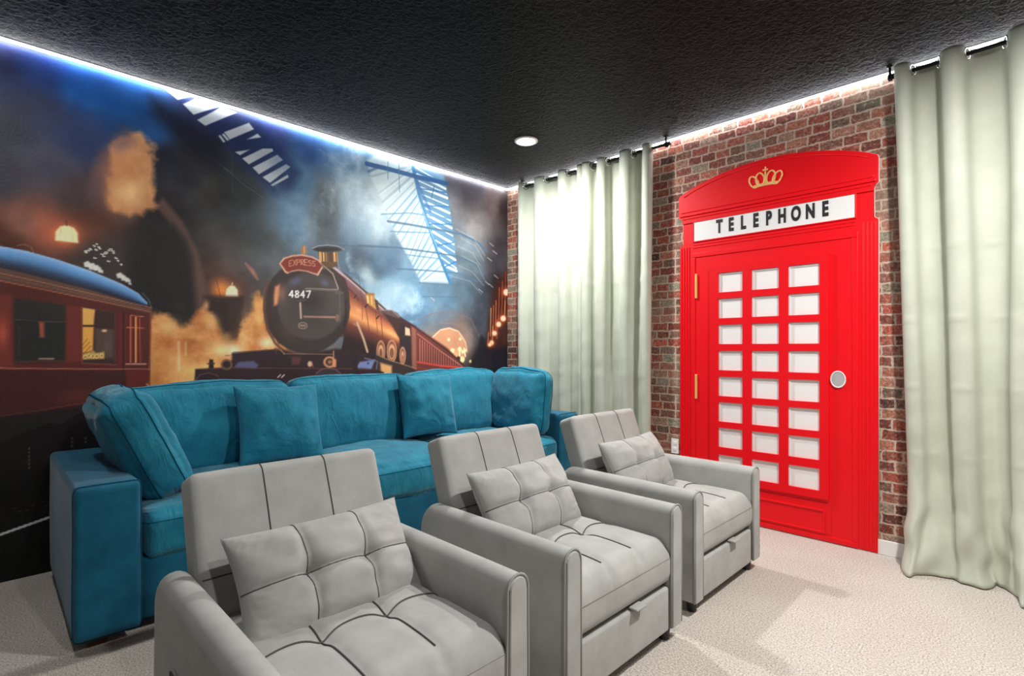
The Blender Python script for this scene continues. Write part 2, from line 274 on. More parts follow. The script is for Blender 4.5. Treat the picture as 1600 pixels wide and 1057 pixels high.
ART=[('P',[(-2.897,2.086),(-2.797,1.969),(-2.71,1.784),(-2.66,1.548),(-2.649,1.407),(-2.745,1.403),(-2.752,1.632),(-2.8,1.812),(-2.874,1.956),(-2.945,2.039)],(112,80,72),0.0147,0.75,0.0),
('B',(-2.929,1.661),(20,20,20),[5.17,0.0,0.32,-2.92],0.7,0,1.5),
('P',[(-2.745,1.76),(-2.724,1.484),(-2.703,1.325),(-2.874,1.339),(-2.945,1.431),(-2.958,1.582),(-2.913,1.815),(-2.847,1.941),(-2.787,1.865)],(24,23,23),0.0217,0.8,0.0),
('L',[(-3.054,2.647),(-2.913,2.542),(-2.745,2.395),(-2.526,2.265)],(90,90,120),0.0037,0.4,0.0037),
('L',[(-3.024,2.665),(-2.874,2.554),(-2.71,2.424),(-2.368,2.258)],(100,100,130),0.0037,0.4,0.0037),
('L',[(-2.564,2.352),(-2.448,2.27),(-2.318,2.204)],(140,140,160),0.0049,0.4,0.0041),
('L',[(-2.518,2.704),(-2.514,2.205)],(90,100,120),0.004,0.35,0.004),
('P',[(-2.993,2.762),(-2.831,2.723),(-2.745,2.633),(-2.601,2.555),(-2.448,2.388),(-2.242,2.241),(-2.155,2.259),(-2.064,2.437),(-2.242,2.593),(-2.368,2.709),(-2.601,2.76)],(20,42,92),0.0322,0.75,0.0),
('P',[(-2.961,2.678),(-2.745,2.593),(-2.564,2.504),(-2.601,2.31),(-2.745,2.395),(-2.945,2.57)],(18,20,38),0.0369,0.7,0.0),
('P',[(-2.897,2.754),(-2.822,2.702),(-2.745,2.752),(-2.78,2.768)],(205,216,222),0.0029,1,0.0),
('P',[(-2.795,2.686),(-2.737,2.638),(-2.583,2.742),(-2.703,2.758)],(205,216,222),0.003,1,0.0),
('P',[(-2.717,2.612),(-2.672,2.589),(-2.487,2.731),(-2.575,2.74)],(205,216,222),0.0031,1,0.0),
('P',[(-2.564,2.58),(-2.53,2.543),(-2.381,2.653),(-2.413,2.686)],(205,216,222),0.0032,1,0.0),
('P',[(-2.597,2.547),(-2.586,2.556),(-2.556,2.521),(-2.568,2.513)],(205,216,222),0.0031,1,0.0),
('P',[(-2.577,2.562),(-2.566,2.572),(-2.533,2.54),(-2.545,2.53)],(205,216,222),0.0032,1,0.0),
('P',[(-2.424,2.573),(-2.335,2.612),(-2.359,2.63)],(205,216,222),0.0033,1,0.0),
('P',[(-2.499,2.47),(-2.468,2.457),(-2.408,2.509)],(205,216,222),0.0033,1,0.0),
('P',[(-2.454,2.439),(-2.413,2.41),(-2.255,2.541),(-2.263,2.556),(-2.326,2.538)],(205,216,222),0.0034,1,0.0),
('P',[(-2.39,2.395),(-2.349,2.359),(-2.19,2.496),(-2.229,2.522)],(205,216,222),0.0034,1,0.0),
('P',[(-2.326,2.345),(-2.277,2.317),(-2.139,2.46),(-2.169,2.472)],(205,216,222),0.0035,1,0.0),
('P',[(-2.272,2.305),(-2.259,2.299),(-2.15,2.385),(-2.159,2.401)],(205,216,222),0.0035,1,0.0),
('L',[(-2.503,2.521),(-2.242,2.562)],(20,40,80),0.0063,0.6,0.0042),
('B',(-3.075,2.216),(150,105,95),[6.01,0.0,0.86,-3.6],0.75,0.9,1.6),
('B',(-3.099,2.137),(150,100,78),[6.72,0.0,0.83,-3.81],0.75,0.7,1.6),
('S',[(-3.152,2.331),(-3.099,2.397),(-3.027,2.425),(-2.964,2.383),(-2.948,2.273),(-2.958,2.15),(-2.942,2.07),(-2.916,2.037),(-2.945,1.993),(-3.002,1.945),(-3.084,1.92),(-3.152,1.937),(-3.192,2.009),(-3.192,2.116),(-3.172,2.229)],(212,140,88),(240,176,116),0.0169,0.88,0.027),
('B',(-3.087,2.364),(138,104,108),[8.4,0.0,2.52,-9.07],0.9,0.9,1.0),
('B',(-3.169,2.204),(130,90,80),[21.74,0.0,1.69,-6.94],0.6,0.8,1.0),
('B',(-3.054,2.084),(255,214,148),[8.26,0.0,1.47,-7.11],0.9,0.8,1.0),
('B',(-3.093,2.347),(140,106,108),[9.89,0.0,2.9,-10.47],0.8,0.8,1.0),
('B',(-3.215,2.093),(90,70,75),[17.86,0.0,1.26,-5.63],0.6,0.8,1.0),
('B',(-2.961,2.149),(235,170,110),[39.37,0.0,1.66,-7.52],0.5,0.3,1.0),
('B',(-3.377,2.674),(35,70,190),[4.44,-0.84,0.18,-8.06],0.35,0.5,1.0),
('B',(-3.187,2.602),(10,100,200),[3.97,-1.31,-1.59,-6.34],0.45,0.4,1.0),
('B',(-3.503,2.163),(70,70,90),[6.8,0.0,1.28,-5.01],0.3,0.8,1.0),
('B',(-1.616,2.346),(185,205,212),[3.6,-2.02,-1.03,-3.18],0.6,1.0,1.0),
('B',(-1.824,2.399),(120,150,170),[5.07,-1.8,-0.41,-3.3],0.4,1.0,1.0),
('B',(-2.132,2.151),(120,165,200),[5.59,0.0,1.17,-6.35],0.5,1.0,1.0),
('B',(-2.199,2.494),(50,90,150),[3.78,-1.87,-2.14,-6.49],0.4,0.8,1.0),
('B',(-1.449,2.125),(190,205,210),[5.82,0.0,0.8,-4.93],0.5,0.9,1.0),
('B',(-2.242,1.911),(95,105,108),[5.85,0.0,0.8,-5.68],0.4,1,1.0),
('S',[(-1.961,2.369),(-1.773,2.362),(-1.773,2.122),(-1.773,1.958),(-1.942,1.935),(-1.98,2.133)],(58,68,74),(86,98,106),0.0484,0.7,0.058),
('S',[(-1.696,1.915),(-1.616,1.876),(-1.533,1.761),(-1.391,1.775),(-1.148,1.746),(-1.071,1.59),(-1.148,1.489),(-1.332,1.511),(-1.533,1.56),(-1.605,1.704)],(110,150,178),(200,218,226),0.0381,0.65,0.0653),
('S',[(-2.242,2.307),(-2.064,2.3),(-2.018,2.126),(-2.064,1.982),(-2.199,1.952),(-2.285,2.079)],(80,112,138),(140,172,196),0.0625,0.5,0.0714),
('S',[(-1.824,2.542),(-1.616,2.642),(-1.391,2.494),(-1.272,2.258),(-1.391,2.083),(-1.616,2.148),(-1.773,2.266)],(120,150,170),(205,216,218),0.0732,0.6,0.0942),
('P',[(-1.539,2.662),(-1.449,2.736),(-1.124,2.717),(-1.018,2.412),(-0.884,2.076),(-0.724,1.769),(-1.032,1.751),(-1.141,1.923),(-1.272,2.101),(-1.351,2.255),(-1.507,2.536)],(178,198,206),0.0144,0.93,0.0),
('P',[(-1.129,2.718),(-0.793,2.71),(-0.757,2.61),(-0.688,2.258),(-0.643,1.89),(-0.729,1.784),(-0.884,2.076),(-1.018,2.412)],(84,128,160),0.0094,0.93,0.0),
('L',[(-1.502,2.542),(-1.122,2.719)],(130,155,170),0.0179,0.75,0.0045),
('L',[(-1.471,2.481),(-1.122,2.719)],(130,155,170),0.0106,0.75,0.0045),
('L',[(-1.44,2.42),(-1.117,2.703)],(130,155,170),0.0107,0.75,0.0045),
('L',[(-1.408,2.357),(-1.101,2.655)],(130,155,170),0.0181,0.75,0.0045),
('L',[(-1.376,2.295),(-1.084,2.606)],(130,155,170),0.0108,0.75,0.0046),
('L',[(-1.343,2.234),(-1.068,2.557)],(95,140,170),0.0109,0.75,0.0046),
('L',[(-1.306,2.177),(-1.052,2.508)],(95,140,170),0.0184,0.75,0.0046),
('L',[(-1.268,2.119),(-1.035,2.459)],(95,140,170),0.0111,0.75,0.0047),
('L',[(-1.231,2.061),(-1.019,2.409)],(95,140,170),0.0111,0.75,0.0047),
('L',[(-1.192,2.002),(-1.002,2.359)],(95,140,170),0.0188,0.75,0.0047),
('L',[(-1.154,1.942),(-0.985,2.309)],(95,140,170),0.0113,0.75,0.0047),
('L',[(-1.128,1.902),(-0.956,2.247)],(95,140,170),0.0114,0.75,0.0048),
('L',[(-1.109,1.872),(-0.926,2.184)],(95,140,170),0.0192,0.75,0.0048),
('L',[(-1.09,1.842),(-0.895,2.121)],(95,140,170),0.0115,0.75,0.0048),
('L',[(-1.07,1.812),(-0.865,2.057)],(95,140,170),0.0115,0.75,0.0049),
('L',[(-1.051,1.781),(-0.834,1.992)],(95,140,170),0.0195,0.75,0.0049),
('L',[(-1.032,1.751),(-0.803,1.927)],(95,140,170),0.0117,0.75,0.0049),
('L',[(-1.471,2.48),(-1.159,2.694)],(225,236,238),0.0056,0.6,0.0056),
('L',[(-1.435,2.41),(-1.144,2.653)],(225,236,238),0.0056,0.6,0.0056),
('L',[(-1.399,2.34),(-1.124,2.598)],(225,236,238),0.0057,0.6,0.0057),
('L',[(-1.363,2.268),(-1.104,2.542)],(225,236,238),0.0057,0.6,0.0057),
('L',[(-1.322,2.202),(-1.083,2.486)],(225,236,238),0.0057,0.6,0.0057),
('L',[(-1.28,2.137),(-1.062,2.43)],(225,236,238),0.0058,0.6,0.0058),
('L',[(-1.237,2.071),(-1.041,2.374)],(225,236,238),0.0058,0.6,0.0058),
('L',[(-1.194,2.004),(-1.02,2.318)],(225,236,238),0.0059,0.6,0.0059),
('L',[(-1.15,1.937),(-0.996,2.258)],(225,236,238),0.0059,0.6,0.0059),
('L',[(-1.124,1.896),(-0.964,2.192)],(225,236,238),0.006,0.6,0.006),
('L',[(-1.102,1.862),(-0.932,2.126)],(225,236,238),0.006,0.6,0.006),
('L',[(-1.08,1.827),(-0.899,2.059)],(225,236,238),0.006,0.6,0.006),
('L',[(-1.058,1.793),(-0.866,1.991)],(225,236,238),0.0061,0.6,0.0061),
('L',[(-1.036,1.758),(-0.833,1.922)],(225,236,238),0.0061,0.6,0.0061),
('L',[(-1.032,1.751),(-0.801,1.856)],(225,236,238),0.0061,0.6,0.0061),
('L',[(-1.089,2.712),(-0.782,2.639)],(222,234,238),0.0098,0.9,0.0049),
('L',[(-1.072,2.659),(-0.772,2.601)],(222,234,238),0.0208,0.9,0.0049),
('L',[(-1.055,2.607),(-0.763,2.562)],(222,234,238),0.0098,0.9,0.0049),
('L',[(-1.037,2.554),(-0.753,2.523)],(222,234,238),0.021,0.9,0.0049),
('L',[(-1.02,2.499),(-0.741,2.458)],(222,234,238),0.0099,0.9,0.005),
('L',[(-1.002,2.443),(-0.728,2.394)],(222,234,238),0.0211,0.9,0.005),
('L',[(-0.984,2.387),(-0.716,2.329)],(222,234,238),0.01,0.9,0.005),
('L',[(-0.966,2.331),(-0.703,2.264)],(222,234,238),0.0212,0.9,0.005),
('L',[(-0.942,2.268),(-0.691,2.196)],(222,234,238),0.0101,0.9,0.005),
('L',[(-0.911,2.199),(-0.681,2.125)],(222,234,238),0.0215,0.9,0.005),
('L',[(-0.88,2.129),(-0.671,2.053)],(222,234,238),0.0102,0.9,0.0051),
('L',[(-0.848,2.058),(-0.66,1.982)],(222,234,238),0.0217,0.9,0.0051),
('L',[(-0.817,1.987),(-0.65,1.91)],(222,234,238),0.0102,0.9,0.0051),
('L',[(-0.785,1.919),(-0.646,1.885)],(222,234,238),0.0219,0.9,0.0052),
('L',[(-1.109,2.679),(-0.776,2.658)],(30,90,150),0.0122,0.8,0.0061),
('L',[(-1.064,2.544),(-0.754,2.569)],(30,90,150),0.0123,0.8,0.0062),
('L',[(-1.018,2.406),(-0.729,2.45)],(30,90,150),0.0124,0.8,0.0062),
('L',[(-0.961,2.257),(-0.7,2.298)],(30,90,150),0.0125,0.8,0.0063),
('L',[(-0.877,2.082),(-0.675,2.139)],(30,90,150),0.0127,0.8,0.0063),
('L',[(-0.79,1.901),(-0.653,1.971)],(30,90,150),0.0128,0.8,0.0064),
('L',[(-1.071,2.591),(-0.938,2.372)],(30,85,150),0.03,0.6,0.006),
('L',[(-1.116,2.705),(-1.045,2.461),(-0.965,2.257),(-0.856,2.024),(-0.722,1.773)],(45,105,150),0.0305,0.9,0.0061),
('L',[(-1.084,2.508),(-0.965,2.257),(-0.814,1.973)],(150,200,220),0.0073,0.8,0.0061),
('L',[(-1.544,2.63),(-1.332,2.637),(-1.084,2.637),(-0.757,2.65)],(28,78,135),0.0373,0.95,0.0057),
('L',[(-1.528,2.574),(-1.449,2.624)],(40,80,130),0.0214,0.6,0.0053),
('L',[(-1.414,2.259),(-1.148,2.318),(-0.714,2.345)],(80,125,155),0.0118,0.8,0.0059),
('L',[(-1.356,2.213),(-1.148,2.221),(-0.814,2.226),(-0.596,2.226),(-0.403,2.184),(-0.282,2.116)],(62,92,118),0.019,0.9,0.0063),
('L',[(-1.332,2.134),(-0.938,2.185)],(75,115,145),0.0105,0.8,0.0058),
('L',[(-1.185,1.965),(-0.814,1.973)],(75,115,145),0.0096,0.8,0.006),
('L',[(-1.616,1.98),(-1.272,2.012),(-0.884,2.02),(-0.634,2.018),(-0.443,1.976),(-0.315,1.882)],(60,88,112),0.0148,0.85,0.0062),
('L',[(-1.616,1.975),(-1.923,1.947)],(60,80,100),0.0089,0.5,0.005),
('L',[(-1.272,1.839),(-0.952,1.857),(-0.634,1.868),(-0.403,1.813)],(66,98,122),0.0138,0.8,0.0063),
('L',[(-1.051,1.744),(-0.656,1.756)],(70,100,120),0.0112,0.7,0.0062),
('L',[(-1.018,1.627),(-0.634,1.653)],(60,85,100),0.0075,0.5,0.0063),
('L',[(-1.356,2.698),(-1.356,2.553)],(60,90,120),0.0066,0.8,0.0055),
('L',[(-1.253,2.734),(-1.247,2.473)],(60,90,120),0.0068,0.8,0.0057),
('L',[(-0.897,2.591),(-0.925,2.486)],(40,80,120),0.0092,0.8,0.0062),
('B',(-1.431,2.434),(195,205,205),[6.26,-2.96,-0.79,-3.95],0.5,0.8,1.0),
('L',[(-0.656,2.263),(-0.443,2.214),(-0.299,2.066)],(165,165,170),0.0075,0.45,0.0068),
('L',[(-0.596,2.191),(-0.427,2.145),(-0.315,2.015)],(165,165,170),0.0075,0.45,0.0068),
('L',[(-0.634,2.111),(-0.459,2.075),(-0.364,1.967)],(165,165,170),0.0074,0.45,0.0068),
('L',[(-0.581,2.03),(-0.403,1.981),(-0.307,1.834)],(165,165,170),0.0075,0.45,0.0069),
('L',[(-0.743,1.839),(-0.482,1.806),(-0.347,1.697)],(165,165,170),0.0074,0.45,0.0067),
('L',[(-0.626,1.938),(-0.459,1.897),(-0.315,1.779)],(165,165,170),0.0075,0.45,0.0068),
('L',[(-0.241,2.195),(-0.191,2.172)],(190,190,195),0.0093,0.6,0.0072),
('L',[(-0.199,2.127),(-0.148,2.103)],(190,190,195),0.0094,0.6,0.0072),
('L',[(-0.266,2.051),(-0.216,2.027)],(190,190,195),0.0093,0.6,0.0071),
('L',[(-0.299,1.823),(-0.249,1.796)],(190,190,195),0.0092,0.6,0.0071),
('L',[(-0.249,1.803),(-0.199,1.776)],(190,190,195),0.0093,0.6,0.0072),
('L',[(-0.38,1.743),(-0.331,1.717)],(190,190,195),0.0091,0.6,0.007),
('L',[(-0.932,1.627),(-0.891,1.602)],(190,190,195),0.008,0.6,0.0062),
('L',[(-0.182,1.895),(-0.131,1.869)],(190,190,195),0.0095,0.6,0.0073),
('B',(-1.361,1.649),(165,200,216),[3.77,-0.75,-0.53,-6.83],0.7,1.0,1.0),
('B',(-1.148,1.585),(195,218,228),[7.87,0.0,0.79,-11.74],0.55,0.9,1.0),
('B',(-1.533,1.751),(180,198,205),[9.64,5.28,3.35,-6.47],0.7,1.0,1.0),
('B',(-1.616,1.876),(62,76,90),[10.24,0.0,0.81,-6.77],0.5,1,1.0),
('B',(-1.259,1.673),(212,228,234),[7.45,0.0,0.98,-11.9],0.45,0.7,1.0),
('B',(-0.743,1.327),(130,105,100),[2.89,0.0,0.07,-3.51],0.55,0.4,1.0),
('L',[(-1.051,1.429),(-0.918,1.489),(-0.707,1.511),(-0.482,1.463),(-0.38,1.305)],(120,100,100),0.0142,0.5,0.0064),
('L',[(-1.005,1.349),(-0.814,1.415),(-0.596,1.4),(-0.459,1.303)],(140,120,118),0.0096,0.45,0.0064),
('P',[(-0.528,1.179),(-0.534,1.136),(-0.55,1.095),(-0.576,1.059),(-0.611,1.029),(-0.652,1.007),(-0.697,0.994),(-0.743,0.991),(-0.789,0.997),(-0.832,1.012),(-0.87,1.035),(-0.902,1.065),(-0.926,1.1),(-0.94,1.138),(-0.945,1.179),(-0.94,1.22),(-0.926,1.258),(-0.902,1.293),(-0.87,1.323),(-0.832,1.346),(-0.789,1.361),(-0.743,1.367),(-0.697,1.363),(-0.652,1.35),(-0.611,1.329),(-0.576,1.299),(-0.55,1.263),(-0.534,1.222)],(205,145,110),0.0128,1,0.0),
('L',[(-0.945,1.185),(-0.911,1.284),(-0.828,1.348),(-0.729,1.367),(-0.626,1.341),(-0.543,1.243),(-0.52,1.155)],(235,200,170),0.0115,0.9,0.0064),
('B',(-0.743,1.128),(250,190,130),[5.79,0.0,-0.13,-12.59],0.85,0.6,1.0),
('B',(-0.536,1.185),(190,140,110),[9.37,0.0,0.0,-6.81],0.5,0,1.0),
('P',[(-0.722,1.265),(-0.722,1.261),(-0.723,1.259),(-0.725,1.256),(-0.727,1.254),(-0.73,1.252),(-0.733,1.251),(-0.736,1.251),(-0.739,1.251),(-0.742,1.252),(-0.745,1.254),(-0.747,1.256),(-0.749,1.258),(-0.75,1.261),(-0.75,1.264),(-0.75,1.267),(-0.749,1.27),(-0.747,1.273),(-0.745,1.275),(-0.742,1.277),(-0.739,1.278),(-0.736,1.278),(-0.733,1.278),(-0.73,1.277),(-0.727,1.275),(-0.725,1.273),(-0.723,1.27),(-0.722,1.268)],(255,228,170),0.0064,1,0.0),
('P',[(-0.74,1.167),(-0.74,1.164),(-0.741,1.16),(-0.743,1.157),(-0.746,1.154),(-0.75,1.152),(-0.754,1.151),(-0.757,1.15),(-0.761,1.151),(-0.765,1.152),(-0.769,1.154),(-0.771,1.157),(-0.774,1.16),(-0.775,1.164),(-0.775,1.168),(-0.775,1.171),(-0.774,1.175),(-0.771,1.178),(-0.769,1.181),(-0.765,1.183),(-0.761,1.184),(-0.757,1.185),(-0.754,1.184),(-0.75,1.183),(-0.746,1.181),(-0.743,1.178),(-0.741,1.175),(-0.74,1.171)],(255,228,170),0.0064,1,0.0),
('P',[(-0.671,1.167),(-0.671,1.163),(-0.673,1.158),(-0.675,1.154),(-0.679,1.151),(-0.683,1.149),(-0.688,1.147),(-0.693,1.147),(-0.697,1.147),(-0.702,1.149),(-0.706,1.151),(-0.71,1.155),(-0.712,1.158),(-0.714,1.163),(-0.714,1.167),(-0.714,1.172),(-0.712,1.176),(-0.71,1.18),(-0.706,1.183),(-0.702,1.186),(-0.697,1.187),(-0.693,1.188),(-0.688,1.187),(-0.683,1.186),(-0.679,1.183),(-0.675,1.18),(-0.673,1.176),(-0.671,1.172)],(255,228,170),0.0065,1,0.0),
('P',[(-0.7,1.162),(-0.7,1.159),(-0.701,1.156),(-0.703,1.153),(-0.705,1.151),(-0.708,1.149),(-0.711,1.148),(-0.714,1.148),(-0.718,1.148),(-0.721,1.149),(-0.723,1.151),(-0.726,1.153),(-0.727,1.156),(-0.728,1.159),(-0.729,1.162),(-0.728,1.165),(-0.727,1.168),(-0.726,1.17),(-0.723,1.172),(-0.721,1.174),(-0.718,1.175),(-0.714,1.175),(-0.711,1.175),(-0.708,1.174),(-0.705,1.172),(-0.703,1.17),(-0.701,1.168),(-0.7,1.165)],(255,228,170),0.0064,1,0.0),
('P',[(-0.589,1.179),(-0.589,1.174),(-0.591,1.17),(-0.594,1.166),(-0.597,1.162),(-0.602,1.16),(-0.606,1.158),(-0.611,1.158),(-0.616,1.158),(-0.621,1.16),(-0.625,1.162),(-0.629,1.166),(-0.631,1.17),(-0.633,1.174),(-0.634,1.179),(-0.633,1.183),(-0.631,1.188),(-0.629,1.192),(-0.625,1.195),(-0.621,1.198),(-0.616,1.199),(-0.611,1.2),(-0.606,1.199),(-0.602,1.198),(-0.597,1.195),(-0.594,1.192),(-0.591,1.188),(-0.589,1.183)],(255,228,170),0.0066,1,0.0),
('P',[(-0.555,1.155),(-0.555,1.151),(-0.557,1.148),(-0.559,1.144),(-0.562,1.142),(-0.566,1.14),(-0.57,1.138),(-0.574,1.138),(-0.578,1.138),(-0.582,1.14),(-0.586,1.142),(-0.589,1.145),(-0.591,1.148),(-0.592,1.152),(-0.593,1.155),(-0.592,1.159),(-0.591,1.163),(-0.589,1.166),(-0.586,1.169),(-0.582,1.171),(-0.578,1.172),(-0.574,1.173),(-0.57,1.172),(-0.566,1.171),(-0.562,1.169),(-0.559,1.166),(-0.557,1.163),(-0.555,1.159)],(255,228,170),0.0066,1,0.0),
('P',[(-0.528,1.167),(-0.529,1.164),(-0.53,1.161),(-0.531,1.158),(-0.534,1.156),(-0.537,1.154),(-0.54,1.153),(-0.543,1.153),(-0.547,1.153),(-0.55,1.154),(-0.553,1.156),(-0.555,1.158),(-0.557,1.161),(-0.558,1.164),(-0.559,1.167),(-0.558,1.17),(-0.557,1.173),(-0.555,1.176),(-0.553,1.178),(-0.55,1.18),(-0.547,1.181),(-0.543,1.181),(-0.54,1.181),(-0.537,1.18),(-0.534,1.178),(-0.531,1.176),(-0.53,1.173),(-0.529,1.17)],(255,228,170),0.0067,1,0.0),
('P',[(-0.59,1.272),(-0.591,1.269),(-0.592,1.266),(-0.593,1.264),(-0.595,1.262),(-0.598,1.261),(-0.601,1.26),(-0.604,1.259),(-0.607,1.259),(-0.61,1.26),(-0.612,1.262),(-0.614,1.264),(-0.616,1.266),(-0.617,1.269),(-0.617,1.272),(-0.617,1.274),(-0.616,1.277),(-0.614,1.279),(-0.612,1.281),(-0.61,1.283),(-0.607,1.284),(-0.604,1.284),(-0.601,1.284),(-0.598,1.283),(-0.595,1.282),(-0.593,1.28),(-0.592,1.277),(-0.591,1.275)],(255,228,170),0.0066,1,0.0),
('P',[(-0.551,1.085),(-0.552,1.079),(-0.554,1.073),(-0.558,1.068),(-0.562,1.063),(-0.568,1.06),(-0.575,1.058),(-0.581,1.057),(-0.588,1.058),(-0.594,1.06),(-0.6,1.064),(-0.605,1.068),(-0.608,1.074),(-0.611,1.08),(-0.611,1.086),(-0.611,1.092),(-0.608,1.098),(-0.605,1.103),(-0.6,1.108),(-0.594,1.111),(-0.588,1.113),(-0.581,1.113),(-0.575,1.113),(-0.568,1.11),(-0.562,1.107),(-0.558,1.103),(-0.554,1.097),(-0.552,1.091)],(255,228,170),0.0066,1,0.0),
('P',[(-0.466,1.066),(-0.467,1.063),(-0.468,1.06),(-0.47,1.057),(-0.472,1.055),(-0.475,1.053),(-0.478,1.052),(-0.482,1.052),(-0.485,1.052),(-0.489,1.054),(-0.492,1.055),(-0.494,1.058),(-0.496,1.06),(-0.497,1.063),(-0.497,1.066),(-0.497,1.07),(-0.496,1.073),(-0.494,1.075),(-0.492,1.077),(-0.489,1.079),(-0.485,1.08),(-0.482,1.08),(-0.478,1.08),(-0.475,1.079),(-0.472,1.077),(-0.47,1.075),(-0.468,1.072),(-0.467,1.069)],(255,228,170),0.0068,1,0.0),
('L',[(-0.611,1.185),(-0.611,1.121)],(255,235,190),0.0165,1,0.0066),
('L',[(-0.559,1.185),(-0.543,1.114)],(255,235,190),0.0134,1,0.0067),
('P',[(-0.604,1.092),(-0.604,1.086),(-0.606,1.081),(-0.609,1.077),(-0.612,1.074),(-0.617,1.071),(-0.621,1.069),(-0.626,1.069),(-0.631,1.069),(-0.636,1.071),(-0.64,1.074),(-0.644,1.078),(-0.646,1.082),(-0.648,1.087),(-0.648,1.092),(-0.648,1.097),(-0.646,1.102),(-0.644,1.107),(-0.64,1.11),(-0.636,1.113),(-0.631,1.115),(-0.626,1.115),(-0.621,1.114),(-0.617,1.113),(-0.612,1.11),(-0.609,1.106),(-0.606,1.102),(-0.604,1.097)],(50,35,30),0.0066,1,0.0),
('P',[(-0.282,1.245),(-0.233,1.645),(-0.148,1.836),(0.018,1.978),(0.018,1.185),(-0.114,1.091),(-0.241,1.093)],(60,26,18),0.0365,0.8,0.0),
('L',[(-0.224,1.571),(-0.233,1.307)],(235,150,100),0.0107,0.8,0.0072),
('L',[(-0.191,1.598),(-0.199,1.339)],(200,95,50),0.0108,0.8,0.0072),
('L',[(-0.157,1.649),(-0.165,1.37)],(220,110,60),0.0109,0.8,0.0073),
('L',[(-0.114,1.777),(-0.123,1.465)],(190,80,45),0.011,0.8,0.0073),
('L',[(-0.071,1.843),(-0.079,1.529)],(170,70,40),0.0111,0.8,0.0074),
('L',[(-0.027,1.942),(-0.036,1.468)],(140,55,30),0.0112,0.8,0.0074),
('L',[(-0.199,1.4),(-0.208,1.246)],(250,150,80),0.0108,0.8,0.0072),
('L',[(-0.14,1.464),(-0.148,1.278)],(190,90,50),0.0109,0.8,0.0073),
('L',[(-0.258,1.337),(-0.266,1.215)],(220,110,70),0.0107,0.8,0.0071),
('L',[(-0.036,1.657),(-0.044,1.468)],(240,140,80),0.0111,0.8,0.0074),
('L',[(-0.088,1.591),(-0.097,1.466)],(120,45,25),0.0111,0.8,0.0074),
('B',(-0.018,1.741),(220,90,40),[8.19,0.0,0.87,-11.46],0.7,0,1.0),
('P',[(0.023,1.744),(0.022,1.736),(0.019,1.729),(0.014,1.723),(0.007,1.717),(-0.0,1.713),(-0.009,1.71),(-0.018,1.709),(-0.027,1.709),(-0.036,1.71),(-0.043,1.714),(-0.05,1.718),(-0.054,1.724),(-0.057,1.73),(-0.058,1.737),(-0.057,1.745),(-0.054,1.752),(-0.05,1.758),(-0.043,1.764),(-0.036,1.768),(-0.027,1.771),(-0.018,1.773),(-0.009,1.772),(-0.0,1.771),(0.007,1.768),(0.014,1.763),(0.019,1.757),(0.022,1.751)],(255,214,180),0.009,1,0.0),
('B',(-0.062,1.48),(220,90,40),[9.07,0.0,0.51,-12.65],0.7,0,1.0),
('P',[(-0.025,1.481),(-0.026,1.475),(-0.029,1.468),(-0.033,1.463),(-0.039,1.458),(-0.046,1.454),(-0.054,1.452),(-0.062,1.451),(-0.07,1.451),(-0.078,1.453),(-0.085,1.456),(-0.091,1.461),(-0.095,1.466),(-0.098,1.472),(-0.098,1.478),(-0.098,1.485),(-0.095,1.491),(-0.091,1.497),(-0.085,1.501),(-0.078,1.505),(-0.07,1.508),(-0.062,1.509),(-0.054,1.508),(-0.046,1.507),(-0.039,1.503),(-0.033,1.499),(-0.029,1.494),(-0.026,1.488)],(255,214,180),0.0089,1,0.0),
('B',(-0.123,1.421),(220,90,40),[10.23,0.0,0.45,-14.09],0.7,0,1.0),
('P',[(-0.09,1.422),(-0.091,1.416),(-0.093,1.411),(-0.097,1.406),(-0.102,1.401),(-0.108,1.398),(-0.115,1.396),(-0.123,1.395),(-0.13,1.396),(-0.137,1.397),(-0.143,1.4),(-0.148,1.404),(-0.152,1.409),(-0.154,1.414),(-0.155,1.42),(-0.154,1.426),(-0.152,1.432),(-0.148,1.437),(-0.143,1.441),(-0.137,1.444),(-0.13,1.446),(-0.123,1.447),(-0.115,1.447),(-0.108,1.445),(-0.102,1.442),(-0.097,1.438),(-0.093,1.434),(-0.091,1.428)],(255,214,180),0.0088,1,0.0),
('B',(-0.178,1.333),(220,90,40),[10.96,0.0,0.31,-14.99],0.7,0,1.0),
('P',[(-0.147,1.334),(-0.148,1.328),(-0.151,1.323),(-0.154,1.318),(-0.159,1.314),(-0.165,1.311),(-0.171,1.309),(-0.178,1.308),(-0.185,1.309),(-0.191,1.311),(-0.197,1.313),(-0.202,1.317),(-0.205,1.322),(-0.208,1.327),(-0.208,1.332),(-0.208,1.338),(-0.205,1.343),(-0.202,1.348),(-0.197,1.352),(-0.191,1.355),(-0.185,1.357),(-0.178,1.357),(-0.171,1.357),(-0.165,1.355),(-0.159,1.352),(-0.154,1.349),(-0.151,1.344),(-0.148,1.339)],(255,214,180),0.0087,1,0.0),
('B',(-0.216,1.24),(220,90,40),[11.67,0.0,0.09,-15.94],0.7,0,1.0),
('P',[(-0.187,1.24),(-0.188,1.235),(-0.19,1.23),(-0.194,1.226),(-0.198,1.222),(-0.204,1.219),(-0.21,1.218),(-0.216,1.217),(-0.222,1.217),(-0.228,1.219),(-0.234,1.222),(-0.238,1.225),(-0.241,1.23),(-0.244,1.235),(-0.244,1.24),(-0.244,1.245),(-0.241,1.25),(-0.238,1.254),(-0.234,1.258),(-0.228,1.26),(-0.222,1.262),(-0.216,1.263),(-0.21,1.262),(-0.204,1.261),(-0.198,1.258),(-0.194,1.254),(-0.19,1.25),(-0.188,1.245)],(255,214,180),0.0086,1,0.0),
('B',(-0.241,1.221),(220,90,40),[16.06,0.0,0.13,-21.77],0.7,0,1.0),
